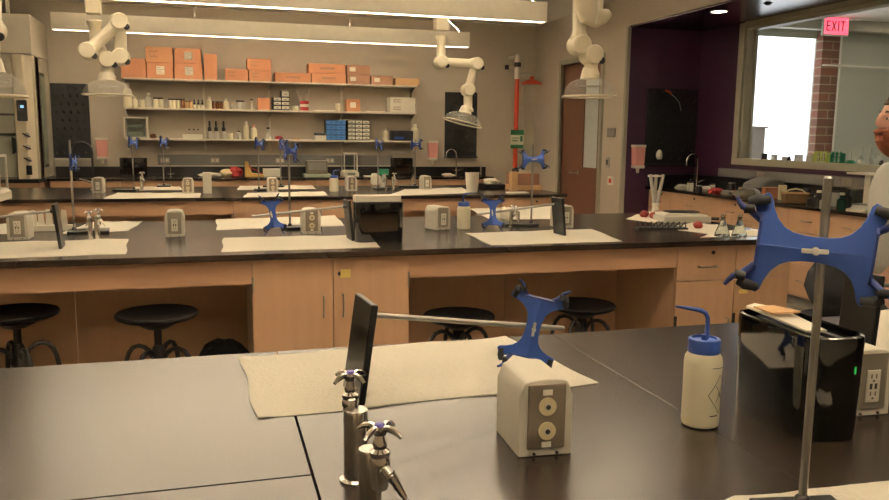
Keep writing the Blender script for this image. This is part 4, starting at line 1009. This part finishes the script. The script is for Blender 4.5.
# ------------------------------------------------------------------ fume hood
HX = -1.95; HY = 10.3
t = T('fume_hood', 'large white fume hood against the back wall at the left edge', 'fume hood', (0,0,0))
MB().box(-3.55, HX, HY+.0, YB-.005, 2.36, 2.80).build('upper_cover', 'hood_paint', t, bevel=.006)
MB().box(HX-.03, HX, HY+.10, YB-.005, .93, 2.355).box(-3.55, -2.2, YB-.05, YB-.005, .93, 2.355).box(-3.55, -3.45, HY+.1, YB-.05, .93, 2.355).build('side_panel', 'hood_paint', t, bevel=.003)
MB().box(HX-.006, HX+.004, HY+.35, HY+.62, 1.05, 2.18).build('side_vent', 'metal_dark', t)
MB().box(HX-.004, HX+.008, HY+.38, HY+.59, 1.09, 2.14).build('side_window', 'lcd', t)
MB().prism([(HX-.22,HY),(HX-.10,HY),(HX,HY+.14),(HX,HY+.34),(HX-.22,HY+.34)], .93, 2.355).build('front_post', 'cream_paint', t, bevel=.01)
MB().box(-3.55, HX-.22, HY+.02, HY+.06, 1.98, 2.355).build('header', 'hood_paint', t)
MB().box(-3.5, HX-.22, HY+.04, HY+.05, 1.45, 1.98).build('sash', mat('sash_glass', (150,152,140), .1, var=.05, spec=.7), t)
MB().box(-3.5, HX-.22, HY+.035, HY+.06, 1.66, 1.685).box(-3.5, HX-.22, HY+.035, HY+.06, 1.43, 1.46).build('sash_rail', 'metal_dark', t)
MB().box(-3.5, HX-.22, HY+.08, HY+.09, .95, 1.43).build('inner_baffle', 'corridor_wall', t)
MB().box(-3.55, HX-.22, HY-.03, HY+.1, .93, .965).build('airfoil', 'steel', t, bevel=.006)
MB().box(-3.55, HX+.0, HY+.0, YB-.005, .885, .928).build('worktop', 'epoxy_dark', t)
MB().box(-3.55, HX-.01, HY+.05, YB-.005, .0, .884).build('base_cabinet', 'wood', t)
cp = MB().box(HX-.19, HX-.08, HY-.02, HY, 1.60, 1.84).build('monitor', 'black_plastic', t, bevel=.01)
MB().box(HX-.15, HX-.115, HY-.022, HY-.02, 1.75, 1.78).build('screen', 'sky_led', cp)
for z in (1.44, 1.30, 1.16):
    v = MB().lathe([(0,0),(.03,0),(.03,.02),(.012,.024),(.012,.05),(0,.05)], n=14, mtx=Matrix.Translation((HX-.10, HY, z)) @ R4(PI/2,4,'X')).build('valve', 'steel', t)
    MB().tube([(HX-.14,HY-.05,z+.02),(HX-.10,HY-.05,z),(HX-.06,HY-.05,z-.02)], .008, 8).build('valve_lever', 'metal_dark', v)
MB().box(HX-.13, HX-.07, HY-.008, HY, .98, 1.09).build('outlet', 'black_plastic', t)
MB().prism([(-.02,0),(.02,.02),(.02,.18),(-.02,.2)], HY-.03, HY, mtx=Matrix.Translation((HX-.24,0,1.22)), axis='y').build('sash_handle', 'black_plastic', t)
# dark duct opening above the hood
struct('trim_4', MB().box(-3.55, -2.22, HY+.15, HY+.2, 2.80, ZC), 'kick')
struct('trim_5', MB().box(-2.21, -2.18, HY+.1, HY+.16, 2.80, ZC), 'shelf_white')

# ------------------------------------------------------------------ extraction arms
def joint(mb, p, r=.05): mb.lathe([(0,-r),(r*.6,-r*.8),(r*.95,-r*.35),(r,0),(r*.95,r*.35),(r*.6,r*.8),(0,r)], c=p, n=16); return mb
def extractor(base, pts, rad, canopy, label, mount=True, cr=.19, ch=.125, tilt=0, box_h=.14):
    """base: ceiling mount point; pts: world joint centres; canopy: world apex of the dome"""
    t = T('fume_extractor', label, 'extraction arm', base, group='fume extraction arms'); B = Vector(base)
    P = [Vector(p)-B for p in pts]
    if mount:
        MB().box(-.065,.065,-.065,.065,P[0].z+.05,ZC-B.z).build('ceiling_mount', 'cream_paint', t, bevel=.01)
    for i, (a, b) in enumerate(zip(P, P[1:])):
        d = (b-a); m_ = (a+b)/2; r = rad
        mb = MB().tube([a, a+d*.12, a+d*.2, a+d*.8, a+d*.88, b], [r*1.15, r*1.18, r*.92, r*.92, r*1.18, r*1.15], 18)
        s = mb.build('arm_section', 'cream_paint', t)
    for i, a in enumerate(P[1:-1]):
        # swivel knuckle whose axis is horizontal toward the viewer
        mb = MB().lathe([(0,-r*1.5),(r*1.1,-r*1.45),(r*1.32,-r*1.2),(r*1.35,0),(r*1.32,r*1.2),(r*1.1,r*1.45),(0,r*1.5)], n=20, mtx=Matrix.Translation(a) @ R4(PI/2,4,'X'))
        k = mb.build('knuckle', 'cream_paint', t)
        MB().lathe([(0,0),(r*.5,0),(r*.45,.014),(0,.016)], n=14, mtx=Matrix.Translation(a+Vector((r*1.0,-r*1.1,-r*.8))) @ R4(PI/2,4,'X')).build('knob', 'metal_dark', k)
    c = Vector(canopy)-B
    cm = Matrix.Translation(c) @ R4(math.radians(tilt), 4, 'Y')
    MB().lathe([(rad*1.0,.07),(rad*1.15,.05),(rad*1.3,.012),(rad*1.4,0),(rad*1.2,0),(rad*1.0,.02)], n=20, mtx=cm).build('collar', 'cream_paint', t)
    pr = []
    for k in range(10):
        a = PI/2*(k/9); pr.append((rad*1.2+(cr-rad*1.2)*math.sin(a), -ch*(1-math.cos(a))))
    prof = [(r_, z_) for r_, z_ in pr] + [(cr+.012,-ch-.004)]
    inner = [(r_-.004, z_-.001) for r_, z_ in reversed(pr)]
    MB().lathe(prof+[(cr+.006,-ch-.008)]+inner, n=40, mtx=cm).build('canopy', 'dome', t)
    rp = [cm @ Vector((cr*math.cos(2*PI*k/40)*1.03, cr*math.sin(2*PI*k/40)*1.03, -ch-.006)) for k in range(41)]
    MB().tube(rp, .006, 8, False).build('canopy_rim', 'cream_paint', t)
    MB().lathe([(0,0),(cr*.45,0),(cr*.45,.004),(0,.004)], n=24, mtx=cm @ Matrix.Translation((0,0,-ch*.45))).build('inner_disc', 'frost', t)
    return t
Yr = 4.7; g = lambda x, y, Y: aty(x, y, Y)
# right one above middle bench
rx = extractor((g(577,0,Yr).x, Yr, 2.5), [g(580,-25,Yr), g(579,45,Yr), g(591,55,Yr-.02), g(591,76,Yr)], .046, g(590,79,Yr), 'large extraction arm with a clear dome in front of the door', cr=.165, ch=.105)
ex = g(595, 14, Yr-.06)
t = bpy.data.objects.new('elbow', None); bpy.data.objects.remove(t); t = rx; eo = ex - rx.location
MB().tube([Vector((-.09,.02,.12)), Vector((-.07,0,.06)), Vector((-.04,0,.0)), Vector((.02,0,-.02)), Vector((.06,0,-.01)), Vector((.095,0,.01))], [.06,.07,.075,.065,.045,.028], 20).tube([Vector((.0,.0,.14)),Vector((-.01,0,.02))], .055, 18).build('elbow', 'cream_paint', t, loc=eo)
MB().tube([Vector((-.01,-.072,.07)), Vector((-.02,-.06,-.07))], .008, 8).build('seam_ring', 'white_plastic', t, loc=eo)
Ym = 8.1
extractor((g(441,30,Ym).x, Ym, 2.6), [g(441,36,Ym), g(441,62,Ym), g(476,64,Ym-.03), g(468,90,Ym), g(468,112,Ym)], .050, g(465,113,Ym), 'extraction arm hanging in front of the right black pegboard', cr=.20, ch=.10, tilt=14)
extractor((g(94,20,Ym).x, Ym, 2.6), [g(94,20,Ym), g(97,50,Ym+.06), g(88,51,Ym-.06), g(120,22,Ym-.08), g(121,57,Ym), g(108,60,Ym), g(108,78,Ym)], .058, g(107,80,Ym), 'folded extraction arm over the left part of the third bench', cr=.215, ch=.13)
extractor((g(-12,0,Yr).x, Yr, 2.5), [g(-8,-30,Yr), g(-8,30,Yr), g(-10,70,Yr)], .046, g(-8,72,Yr), 'extraction arm dome cut by the left edge of the picture', cr=.155, ch=.115)

# ------------------------------------------------------------------ wall switches by the door
def plate(label, px0, py0, px1, py1, m, name='wall_plate', child=None):
    a = atx(px0, py0, XD-.001); b = atx(px1, py1, XD-.001)
    yc, zc = (a.y+b.y)/2, (a.z+b.z)/2; dy, dz = abs(a.y-b.y)/2, abs(a.z-b.z)/2
    o = tag(MB().box(-.012, 0, -dy, dy, -dz, dz).build(name, m, loc=(XD-.001, yc, zc), bevel=.003), label, 'wall plate')
    if child: MB().box(-.018, -.012, -dy*.45, dy*.45, -dz*.5, dz*.5).build(child[0], child[1], o, bevel=.002)
    return o
plate('small dark room plate on the wall right of the door', 608, 128.5, 615.5, 137, 'kick', 'room_plaque')
plate('light switch plate on the wall right of the door', 606.5, 157, 609.5, 167.5, 'steel', 'light_switch', ('toggle', 'ink'))
plate('white wall box with a red button right of the door', 608.5, 176, 613.5, 185.5, 'white_plastic', 'emergency_button', ('button', 'red_paint'))

# ------------------------------------------------------------------ exit sign in corridor
a = aty(824, 15.5, 10.2); b = aty(848.5, 36.5, 10.2)
cx, cz, W, H = (a.x+b.x)/2, (a.z+b.z)/2, b.x-a.x, a.z-b.z
t = T('exit_sign', 'glowing red EXIT sign hanging behind the window glass', 'exit sign', (cx, 10.2, cz))
MB().box(-W/2,W/2,0,.04,-H/2,H/2).build('housing', 'corridor_wall', t, bevel=.004)
MB().box(-W/2+.02,W/2-.02,-.004,0,-H/2+.02,H/2-.02).build('face', 'exit_glow', t)
lt = MB(); lw = W*.15; lh = H*.52; th = W*.035; y0, y1 = -.008, -.004; z0 = -lh/2
def bar(p, q):
    p = Vector((p[0],0,p[1])); q = Vector((q[0],0,q[1])); d = (q-p).normalized(); n_ = Vector((-d.z,0,d.x))*th/2
    pts = [p+n_, p-n_, q-n_, q+n_]; lt.prism([(v.x, v.z) for v in pts], y0, y1, axis='y')
X0 = -W*.36
bar((X0,z0),(X0,z0+lh)); [bar((X0,z),(X0+lw*.8,z)) for z in (z0+th/2, z0+lh/2, z0+lh-th/2)]
X1 = X0+W*.19; bar((X1,z0),(X1+lw,z0+lh)); bar((X1+lw,z0),(X1,z0+lh))
X2 = X1+W*.22; bar((X2+lw*.2,z0),(X2+lw*.2,z0+lh))
X3 = X2+W*.11; bar((X3,z0+lh-th/2),(X3+lw*1.1,z0+lh-th/2)); bar((X3+lw*.55,z0),(X3+lw*.55,z0+lh))
lt.build('letters', 'exit_letter', t)
MB().tube([(0,.02,H/2),(0,.02,CZ-cz)], .01, 8).build('hanger', 'steel', t)

# ------------------------------------------------------------------ window sill glassware
ZW = WZ0+.0405; XW = XR+.045
def sill(px): return Vector((XW, atx(px, 155, XW).y, ZW))
def beaker(px, h, r, m, label, fill=None, cat='beaker'):
    o = tag(MB().lathe([(0,0),(r,0),(r,h),(r*1.06,h+.002),(r*.93,h),(r*.93,.004),(0,.004)], n=24).build('beaker', m, loc=sill(px)), label, cat, 'glassware on the window sill')
    if fill: MB().lathe([(0,.005),(r*.9,.005),(r*.9,h*.6),(0,h*.6)], n=20).build('liquid', fill, o)
beaker(764.5, .06, .030, 'metal_dark', 'small dark cup at the left of the window sill')
beaker(774.5, .05, .032, 'frost', 'small clear beaker right of the dark cup on the sill')
beaker(785, .035, .028, 'frost', 'low dish of green liquid on the window sill', 'green_fluid')
beaker(799, .06, .042, 'frost', 'larger clear beaker left of the yellow rack on the sill')
beaker(809.5, .06, .030, 'frost', 'narrow clear beaker touching the yellow rack on the sill')
for px, x2, m, lb in ((822, .085, 'yellow_green', 'yellow green test tube rack on the window sill'), (838, .06, 'green_plastic', 'teal test tube rack on the window sill')):
    t = T('test_tube_rack', lb, 'rack', sill(px), (0,0,math.radians(-90)), group='test tube racks on the sill')
    for z in (.0, .05, .085): MB().box(-x2,x2,-.03,.03,z,z+.006).build('rack_shelf', m, t)
    for s in (-1,1): MB().box(s*x2-.003,s*x2+.003,-.03,.03,0,.09).build('rack_end', m, t)
    for k in range(5): MB().tube([(-x2*.8+k*x2*.4,-.012,.007),(-x2*.8+k*x2*.4,-.012,.105)], .009, 10).build('test_tube', 'frost' if k % 2 else m, t)
t = T('burette_stand', 'green footed stand with a thin rod on the window sill', 'stand', sill(851.5))
MB().lathe([(0,0),(.045,0),(.045,.012),(.03,.03),(0,.03)], n=20).build('foot', 'green_plastic', t); MB().tube([(0,0,.03),(0,0,.12)], .006, 8).build('rod', 'frost', t)
for i, px in enumerate((862, 871.5, 880)):
    o = tag(MB().lathe([(0,0),(.03,0),(.042,.02),(.040,.045),(.018,.075),(.008,.09),(.008,.15),(.011,.155),(.007,.155),(.006,.09),(.035,.045),(.037,.02),(0,.004)], n=20).build('volumetric_flask', mat('clear_glass', (235,240,232), .05, alpha=.35, var=0, spec=.9) if i == 0 else M['clear_glass'], loc=sill(px)), 'long necked clear flask on the window sill, %s of three' % ['left','middle','right'][i], 'flask', 'long necked flasks')
for i, (px) in enumerate((791, 884)):
    tag(MB().prism([(-.02,0),(.02,0),(.005,.045),(-.012,.03)], -.012, .012, axis='y').build('rubber_stopper', 'black_plastic', loc=sill(px)+Vector((-.02,0,0)), bevel=.003), ['black stopper on the sill between the green dish and beaker','black stopper at the right end of the sill by the bearded person'][i], 'stopper')

# ------------------------------------------------------------------ window counter items
def rc(px, py, X=5.3): p = atx(px, py, X); return Vector((X, p.y, .9205))
t = T('cable_raceway', 'grey outlet raceway on the wall under the long window', 'raceway', (XR, 0, 0))
MB().box(-.05,-.001, 1.6, 7.95, 1.065, 1.160).build('channel', 'kick', t, bevel=.003)
for y in (7.2, 6.0, 5.0): MB().box(-.053,-.05,y-.06,y+.06,1.075,1.15).build('outlet_plate', 'steel', t)
def at_c(px, py): p = atz(px, py, .9205); return p
q = at_c(720, 187)
t = T('storage_bin', 'black box with a white lid at the purple corner, window counter', 'bin', q, (0,0,-.5))
MB().box(-.09,.09,-.0,.14,0,.16).build('body', 'black_plastic', t, bevel=.004); MB().box(-.11,.11,-.01,.14,.16,.178).build('lid', 'white_plastic', t, bevel=.004)
def clutter_px(px, py, r, m, label, cat, name, sq=(1,1,.6), seed=0):
    q = at_c(px, py); return blob(name, m, label, cat, (q.x, q.y, .9205+r*sq[2]*.8), r, sq, .35, seed)
clutter_px(683, 190, .07, 'frost', 'clear glass bowl beside the window counter faucet', 'bowl', 'glass_bowl', (1.2,1,.5), 40)
clutter_px(706, 192, .06, 'ped_grey', 'grey crumpled cloth left of the red clutter, window counter', 'cloth', 'cloth_bundle', (1.2,1,.6), 41)
clutter_px(716, 194, .06, 'red_cloth', 'dark red bundle on the window counter', 'cloth', 'cloth_bundle', (1.3,1,.6), 42)
clutter_px(727, 196, .055, 'steel', 'shiny metal fittings heaped on the window counter', 'fittings', 'metal_fittings', (1.3,1,.6), 43)
clutter_px(736, 196, .055, 'red_cloth', 'red fittings beside the metal heap, window counter', 'fittings', 'red_fittings', (1.1,1,.6), 44)
clutter_px(748, 200, .09, 'smoke', 'dark grey glove heap on the window counter near the big clamp', 'gloves', 'glove_pile', (1.5,1,.7), 45)
q = at_c(760, 196)
blob('grey_bag', mat('bag_grey', (112,110,104), .7, bump=.4, scale=30), 'grey crumpled bag on the window counter above the big clamp', 'bag', (q.x+.03, q.y, .9205+.09), .17, (1.3,.9,.62), .2, 46)
q = at_c(773, 198); carton('cardboard_box', 'orange brown cardboard box on the window counter', (q.x, q.y, 0), .16, .14, .10, 'card_orange', 'boxes on the window counter', .9205, rz=-.3, tape=False)
q = at_c(783, 200); simple_box('plastic_jug', 'ivory container between the cardboard box and the basket', 'container', q, .06, .06, .14, 'ivory', rz=-.3)
q = at_c(797, 204)
t = T('wicker_basket', 'brown wicker basket on the window counter', 'basket', q, (0,0,-.35)); t.scale = (.72,.72,.72)
MB().prism([(-.13,0),(.13,0),(.15,.13),(-.15,.13)], 0, .17, axis='y').build('basket_body', 'basket', t, bevel=.012)
MB().tube([(-.15,.0,.13),(.15,.0,.13),(.15,.17,.13),(-.15,.17,.13),(-.15,0,.13)], .010, 8).build('rim', 'card_tan', t)
MB().tube([(-.13,.08,.13),(-.08,.08,.17),(.0,.08,.185),(.08,.08,.17),(.13,.08,.13)], .009, 8).build('handle', 'ivory', t)
for i, (px, py, h, m, lb) in enumerate(((811,206,.09,'black_plastic','black cup right of the wicker basket'),(818,208,.13,'metal_dark','dark bottle behind the stand rod, window counter'),(824,209,.10,'frost','clear jar left of the stand rod, window counter'),(841,211,.13,'green_fluid','green tinted jar right of the stand rod, window counter'),(846,211,.16,'black_plastic','slim black bottle beside the green jar, window counter'))):
    q = at_c(px, py); o = tag(MB().lathe([(0,0),(.038,0),(.038,h*.7),(.018,h*.82),(.018,h),(0,h)], n=16).build('bottle', m, loc=q), lb, 'bottle', 'bottles on the window counter')
    MB().lathe([(0,h),(.021,h),(.021,h+.02),(0,h+.02)], n=12).build('cap', 'white_plastic' if i % 2 else 'metal_dark', o)
q = at_c(858, 208)
t = T('clear_case', 'clear plastic case with a grey top on the window counter', 'case', (q.x+.05, q.y, .9205), (0,0,-PI/2))
MB().box(-.16,.16,0,.2,0,.15).build('case_body', 'dome', t, bevel=.005); MB().box(-.17,.17,-.01,.21,.15,.165).build('lid', 'smoke', t)
q = at_c(852, 212)
t = T('top_loading_balance', 'white top loading balance at the right of the window counter', 'balance', q, (0,0,-PI/2+.2))
MB().prism([(-.0,0),(.24,0),(.24,.05),(.08,.05),(0,.022)], -.11, .11, mtx=R4(PI/2,4,'Z'), axis='y').build('base', 'white_plastic', t, bevel=.005)
MB().box(-.08,.08,.09,.22,.052,.060).build('pan', 'steel', t)
q = atx(881, 208, 5.25)
t = T('bench_stand', 'white post and shelf stand beside the person, window counter', 'stand', (5.25, atx(868,205,5.25).y, .9205))
MB().box(-.03,.03,-.03,.03,0,.29).build('post', 'ped_grey', t, bevel=.004); MB().box(-.10,.14,-.5,.16,.29,.305).build('shelf', 'shelf_white', t, bevel=.004); MB().box(-.1,.1,-.1,.1,0,.012).build('foot', 'ped_grey', t)
for i, (px, py, nm, m, h, rr, lb, ct) in enumerate((
  (690,191,'glass_jar','frost',.09,.035,'clear jar between the glass bowl and the faucet, window counter','jar'),
  (699,193,'metal_can','metal_dark',.07,.03,'small dark can left of the grey crumpled cloth, window counter','can'),
  (712,192,'glass_jar','frost',.08,.03,'clear jar behind the dark red bundle, window counter','jar'),
  (731,193,'metal_can','metal_dark',.10,.04,'dark can behind the red fittings, window counter','can'),
  (741,193,'plastic_cup','white_plastic',.06,.03,'small white cup left of the grey bag, window counter','cup'),
  (806,201,'metal_can','black_plastic',.11,.045,'black can behind the black cup, window counter','can'),
  (815,203,'plastic_cup','white_plastic',.07,.035,'white cup between the dark bottles, window counter','cup'),
  (834,206,'glass_jar','frost',.12,.04,'tall clear jar just right of the stand rod, window counter','jar'),
  (851,205,'metal_can','black_plastic',.12,.05,'large black can behind the clear case, window counter','can'))):
    q = at_c(px, py); o = tag(MB().lathe([(0,0),(rr,0),(rr*1.04,h*.5),(rr,h*.93),(rr*.9,h),(0,h)], n=18).build(nm, m, loc=q), lb, ct)
    MB().lathe([(0,h),(rr*.92,h),(rr*.92,h+.012),(0,h+.012)], n=18).build('lid', 'metal_dark' if m != 'metal_dark' else 'steel', o)
# red hose clip on the alcove pegboard
q = aty(668, 92, YP-.09)
t = T('spray_hose', 'red nozzle with a pale hose on the alcove pegboard', 'hose', (q.x, YP-.12, q.z))
MB().tube([(-.04,.02,.02),(.0,.0,.0),(.03,0,-.03)], [.012,.014,.009], 10).build('nozzle', 'red_paint', t)
MB().tube([(.03,0,-.03),(.08,0,-.06),(.14,0,-.12),(.17,0,-.22)], .005, 8).build('hose', 'steel', t)
q = aty(658, 155, YP-.10)
blob('hanging_funnel', 'paper_plain', 'white funnel hanging in front of the alcove pegboard', 'funnel', (q.x, YP-.13, q.z), .045, (.9,.6,1.4), .15, 60)

# ------------------------------------------------------------------ person
def skin_body(name, m, parent, joints, edges, subdiv=2):
    me = bpy.data.meshes.new(name); me.from_pydata([j[0] for j in joints], edges, []); o = bpy.data.objects.new(name, me); COL.objects.link(o)
    me.materials.append(M[m]); o.parent = parent
    sk = o.modifiers.new('skin', 'SKIN'); sk.use_smooth_shade = True
    lay = me.skin_vertices[0].data if me.skin_vertices else None
    if lay is None:
        import bmesh
        bm = bmesh.new(); bm.from_mesh(me); bm.verts.layers.skin.verify(); bm.to_mesh(me); bm.free(); lay = me.skin_vertices[0].data
    for i, j in enumerate(joints):
        r = j[1]; lay[i].radius = r if isinstance(r, tuple) else (r, r); lay[i].use_root = (i == 0)
    s = o.modifiers.new('sub', 'SUBSURF'); s.levels = subdiv; s.render_levels = subdiv
    return o
# local frame: person faces -X, stands at origin, height 1.72
PX, PY = 2.545, 2.42
pr = T('person', 'bearded person in a grey shirt and dark trousers standing at the right edge', 'person', (PX, PY, 0), (0,0,math.radians(-22)))
pr.scale = (.97,)*3
body = skin_body('body', 'skin', pr, [((.0,0,.93),(.13,.10)), ((0,0,1.15),(.12,.10)), ((0,0,1.36),(.14,.10)), ((0,0,1.45),(.06,.06)), ((-.01,0,1.52),(.052,.055)), ((-.015,0,1.58),(.05,.05)),
    ((0,.19,1.40),(.055,.05)), ((.02,.23,1.12),(.042,.042)), ((-.01,.235,.93),(.034,.032)), ((-.03,.235,.86),(.027,.027)),
    ((0,-.19,1.40),(.055,.05)), ((.02,-.22,1.13),(.042,.042)), ((-.01,-.235,.93),(.034,.032)), ((-.03,-.235,.86),(.027,.027)),
    ((0,.10,.86),(.09,.09)), ((0,.10,.48),(.06,.06)), ((.02,.10,.09),(.042,.042)), ((-.12,.11,.04),(.035,.03)),
    ((0,-.10,.86),(.09,.09)), ((0,-.10,.48),(.06,.06)), ((.02,-.10,.09),(.042,.042)), ((-.12,-.11,.04),(.035,.03))],
    [(0,1),(1,2),(2,3),(3,4),(4,5),(2,6),(6,7),(7,8),(8,9),(2,10),(10,11),(11,12),(12,13),(0,14),(14,15),(15,16),(16,17),(0,18),(18,19),(19,20),(20,21)])
skin_body('shirt', 'shirt_grey', pr, [((0,0,.98),(.155,.135)), ((0,0,1.15),(.15,.13)), ((0,0,1.34),(.16,.125)), ((0,0,1.45),(.085,.085)),
    ((0,.20,1.40),(.075,.075)), ((.02,.235,1.22),(.065,.065)), ((0,-.20,1.40),(.075,.075)), ((.02,-.225,1.22),(.065,.065))], [(0,1),(1,2),(2,3),(2,4),(4,5),(2,6),(6,7)])
MB().lathe([(.062,0),(.075,.0),(.070,.03),(.058,.03)], c=(-.005,0,1.475), n=20).build('collar', 'cloth_black', pr)
skin_body('trousers', 'cloth_black', pr, [((0,0,.96),(.16,.14)), ((0,0,.88),(.15,.13)), ((0,.10,.78),(.105,.105)), ((0,.10,.48),(.08,.08)), ((.02,.10,.10),(.065,.065)), ((0,-.10,.78),(.105,.105)), ((0,-.10,.48),(.08,.08)), ((.02,-.10,.10),(.065,.065))],
    [(0,1),(1,2),(2,3),(3,4),(1,5),(5,6),(6,7)])
for s in (-1, 1): skin_body('shoe', 'black_plastic', pr, [((.05,s*.10,.045),(.045,.045)), ((-.06,s*.105,.04),(.045,.04)), ((-.16,s*.11,.035),(.035,.03))], [(0,1),(1,2)])
def ellipsoid(mb, c, r, n=18, f=None):
    vs = []; fs = []
    for i in range(n+1):
        th = PI*i/n
        for k in range(2*n):
            a = PI*k/n; v = Vector((math.sin(th)*math.cos(a), math.sin(th)*math.sin(a), -math.cos(th)))
            w_ = Vector((v.x*r[0], v.y*r[1], v.z*r[2]))
            if f: w_ = f(v, w_)
            vs.append(w_+Vector(c))
    for i in range(n):
        for k in range(2*n): fs.append((i*2*n+k, i*2*n+(k+1)%(2*n), (i+1)*2*n+(k+1)%(2*n), (i+1)*2*n+k))
    return mb.add(vs, fs)
HC = (-.03, 0, 1.625)
def face(v, w_):   # narrow jaw, flat face, nose bump toward -X
    if v.z < -.1: w_.y *= 1-.28*(-v.z-.1); w_.x *= (1-.10*(-v.z)) if v.x < 0 else (1-.35*(-v.z))
    g_ = math.exp(-((v.y/.16)**2)-(((v.z+.12)/.22)**2))
    if v.x < 0: w_.x -= .026*g_
    b_ = math.exp(-((v.z-.14)/.10)**2)
    if v.x < -.5: w_.x -= .007*b_
    for s in (-1,1):
        e_ = math.exp(-(((v.y-s*.38)/.16)**2)-(((v.z-.0)/.10)**2))
        if v.x < 0: w_.x += .010*e_
    return w_
hb = ellipsoid(MB(), HC, (.100,.076,.122), 22, face)
for s in (-1,1): ellipsoid(hb, (HC[0]+.015, s*.078, HC[2]-.008), (.018,.010,.032), 10)
head = hb.build('head', 'skin', pr)
for s in (-1,1):
    e = ellipsoid(MB(), (HC[0]-.083, s*.030, HC[2]+.002), (.0085,.012,.0055), 8).build('eye', 'eye_white', head)
    ellipsoid(MB(), (HC[0]-.0935, s*.030, HC[2]+.002), (.003,.0055,.0055), 6).build('iris', 'ink', e)
    MB().tube([(HC[0]-.094,s*.012,HC[2]+.024),(HC[0]-.096,s*.030,HC[2]+.030),(HC[0]-.082,s*.050,HC[2]+.024)], .004, 6).build('eyebrow', 'hair', head)
MB().tube([(HC[0]-.098,-.022,HC[2]-.066),(HC[0]-.112,0,HC[2]-.065),(HC[0]-.098,.022,HC[2]-.066)], [.002,.0025,.002], 8).build('mouth', 'red_rubber', head)
def beardf(v, w_):
    if v.z > .0: w_.z *= .15
    if v.z > -.25 and abs(v.y) < .45 and v.x < -.6: w_.x *= .82
    return w_
ellipsoid(MB(), (HC[0]-.026, 0, HC[2]-.046), (.094,.074,.108), 18, beardf).build('beard', 'beard', head)
ellipsoid(MB(), (HC[0]-.102, 0, HC[2]-.048), (.021,.036,.014), 10).build('moustache', 'beard', head)
def hairf(v, w_):
    lim = .40 if v.x < -.2 else (-.1 if v.x < .2 else -.6)
    if v.z < lim: w_ = w_*.86
    return w_
ellipsoid(MB(), (HC[0]+.006, 0, HC[2]+.010), (.108,.083,.122), 22, hairf).build('hair', 'hair', head)
# hands with five fingers
def hand(parent, wrist, dirv, palm_n, side):
    d = Vector(dirv).normalized(); n_ = Vector(palm_n).normalized(); s_ = d.cross(n_).normalized()*side
    W0 = Vector(wrist); js = [(tuple(W0), (.024,.020)), (tuple(W0+d*.04), (.030,.016)), (tuple(W0+d*.08), (.032,.014))]; es = [(0,1),(1,2)]
    h = skin_body('hand', 'skin', parent, js, es, 2)
    for k, L in enumerate((.068,.078,.073,.058)):
        o_ = W0+d*.075+s_*(-.027+.018*k)
        p1 = o_+d*L*.45-n_*.004; p2 = p1+d*L*.25-n_*.014; p3 = p2+d*L*.12-n_*.016
        skin_body('finger', 'skin', h, [(tuple(o_-d*.02),(.009,.009)), (tuple(p1),(.0085,.0085)), (tuple(p2),(.008,.008)), (tuple(p3),(.0065,.0065))], [(0,1),(1,2),(2,3)], 1)
    o_ = W0+d*.025-s_*.022; skin_body('thumb', 'skin', h, [(tuple(o_),(.012,.012)), (tuple(o_+d*.03-s_*.02-n_*.008),(.010,.010)), (tuple(o_+d*.055-s_*.022-n_*.018),(.008,.008))], [(0,1),(1,2)], 1)
hand(pr, (-.03,.235,.87), (-.15,0,-1), (0,1,0), 1)
hand(pr, (-.03,-.235,.87), (-.15,0,-1), (0,-1,0), -1)
# dark backpack on a stool beyond the front bench
q = aty(842, 300, 3.0); p = Vector((q.x, 3.0, 0))
o = copy_tree(st); o.location = p; o['label'] = 'black stool mostly hidden behind the front bench at the right'
bk = blob('backpack', 'cloth_black', 'black backpack slumped on a stool behind the front bench, beside the person', 'bag', (p.x, 3.0, .675+.15), .145, (1.15,.95,1.3), .16, 71)
MB().tube([(-.05,-.09,.07),(-.06,-.13,.0),(-.05,-.10,-.07)], .010, 8).build('strap', 'cloth_black', bk)

for o in list(bpy.data.objects):
    pass
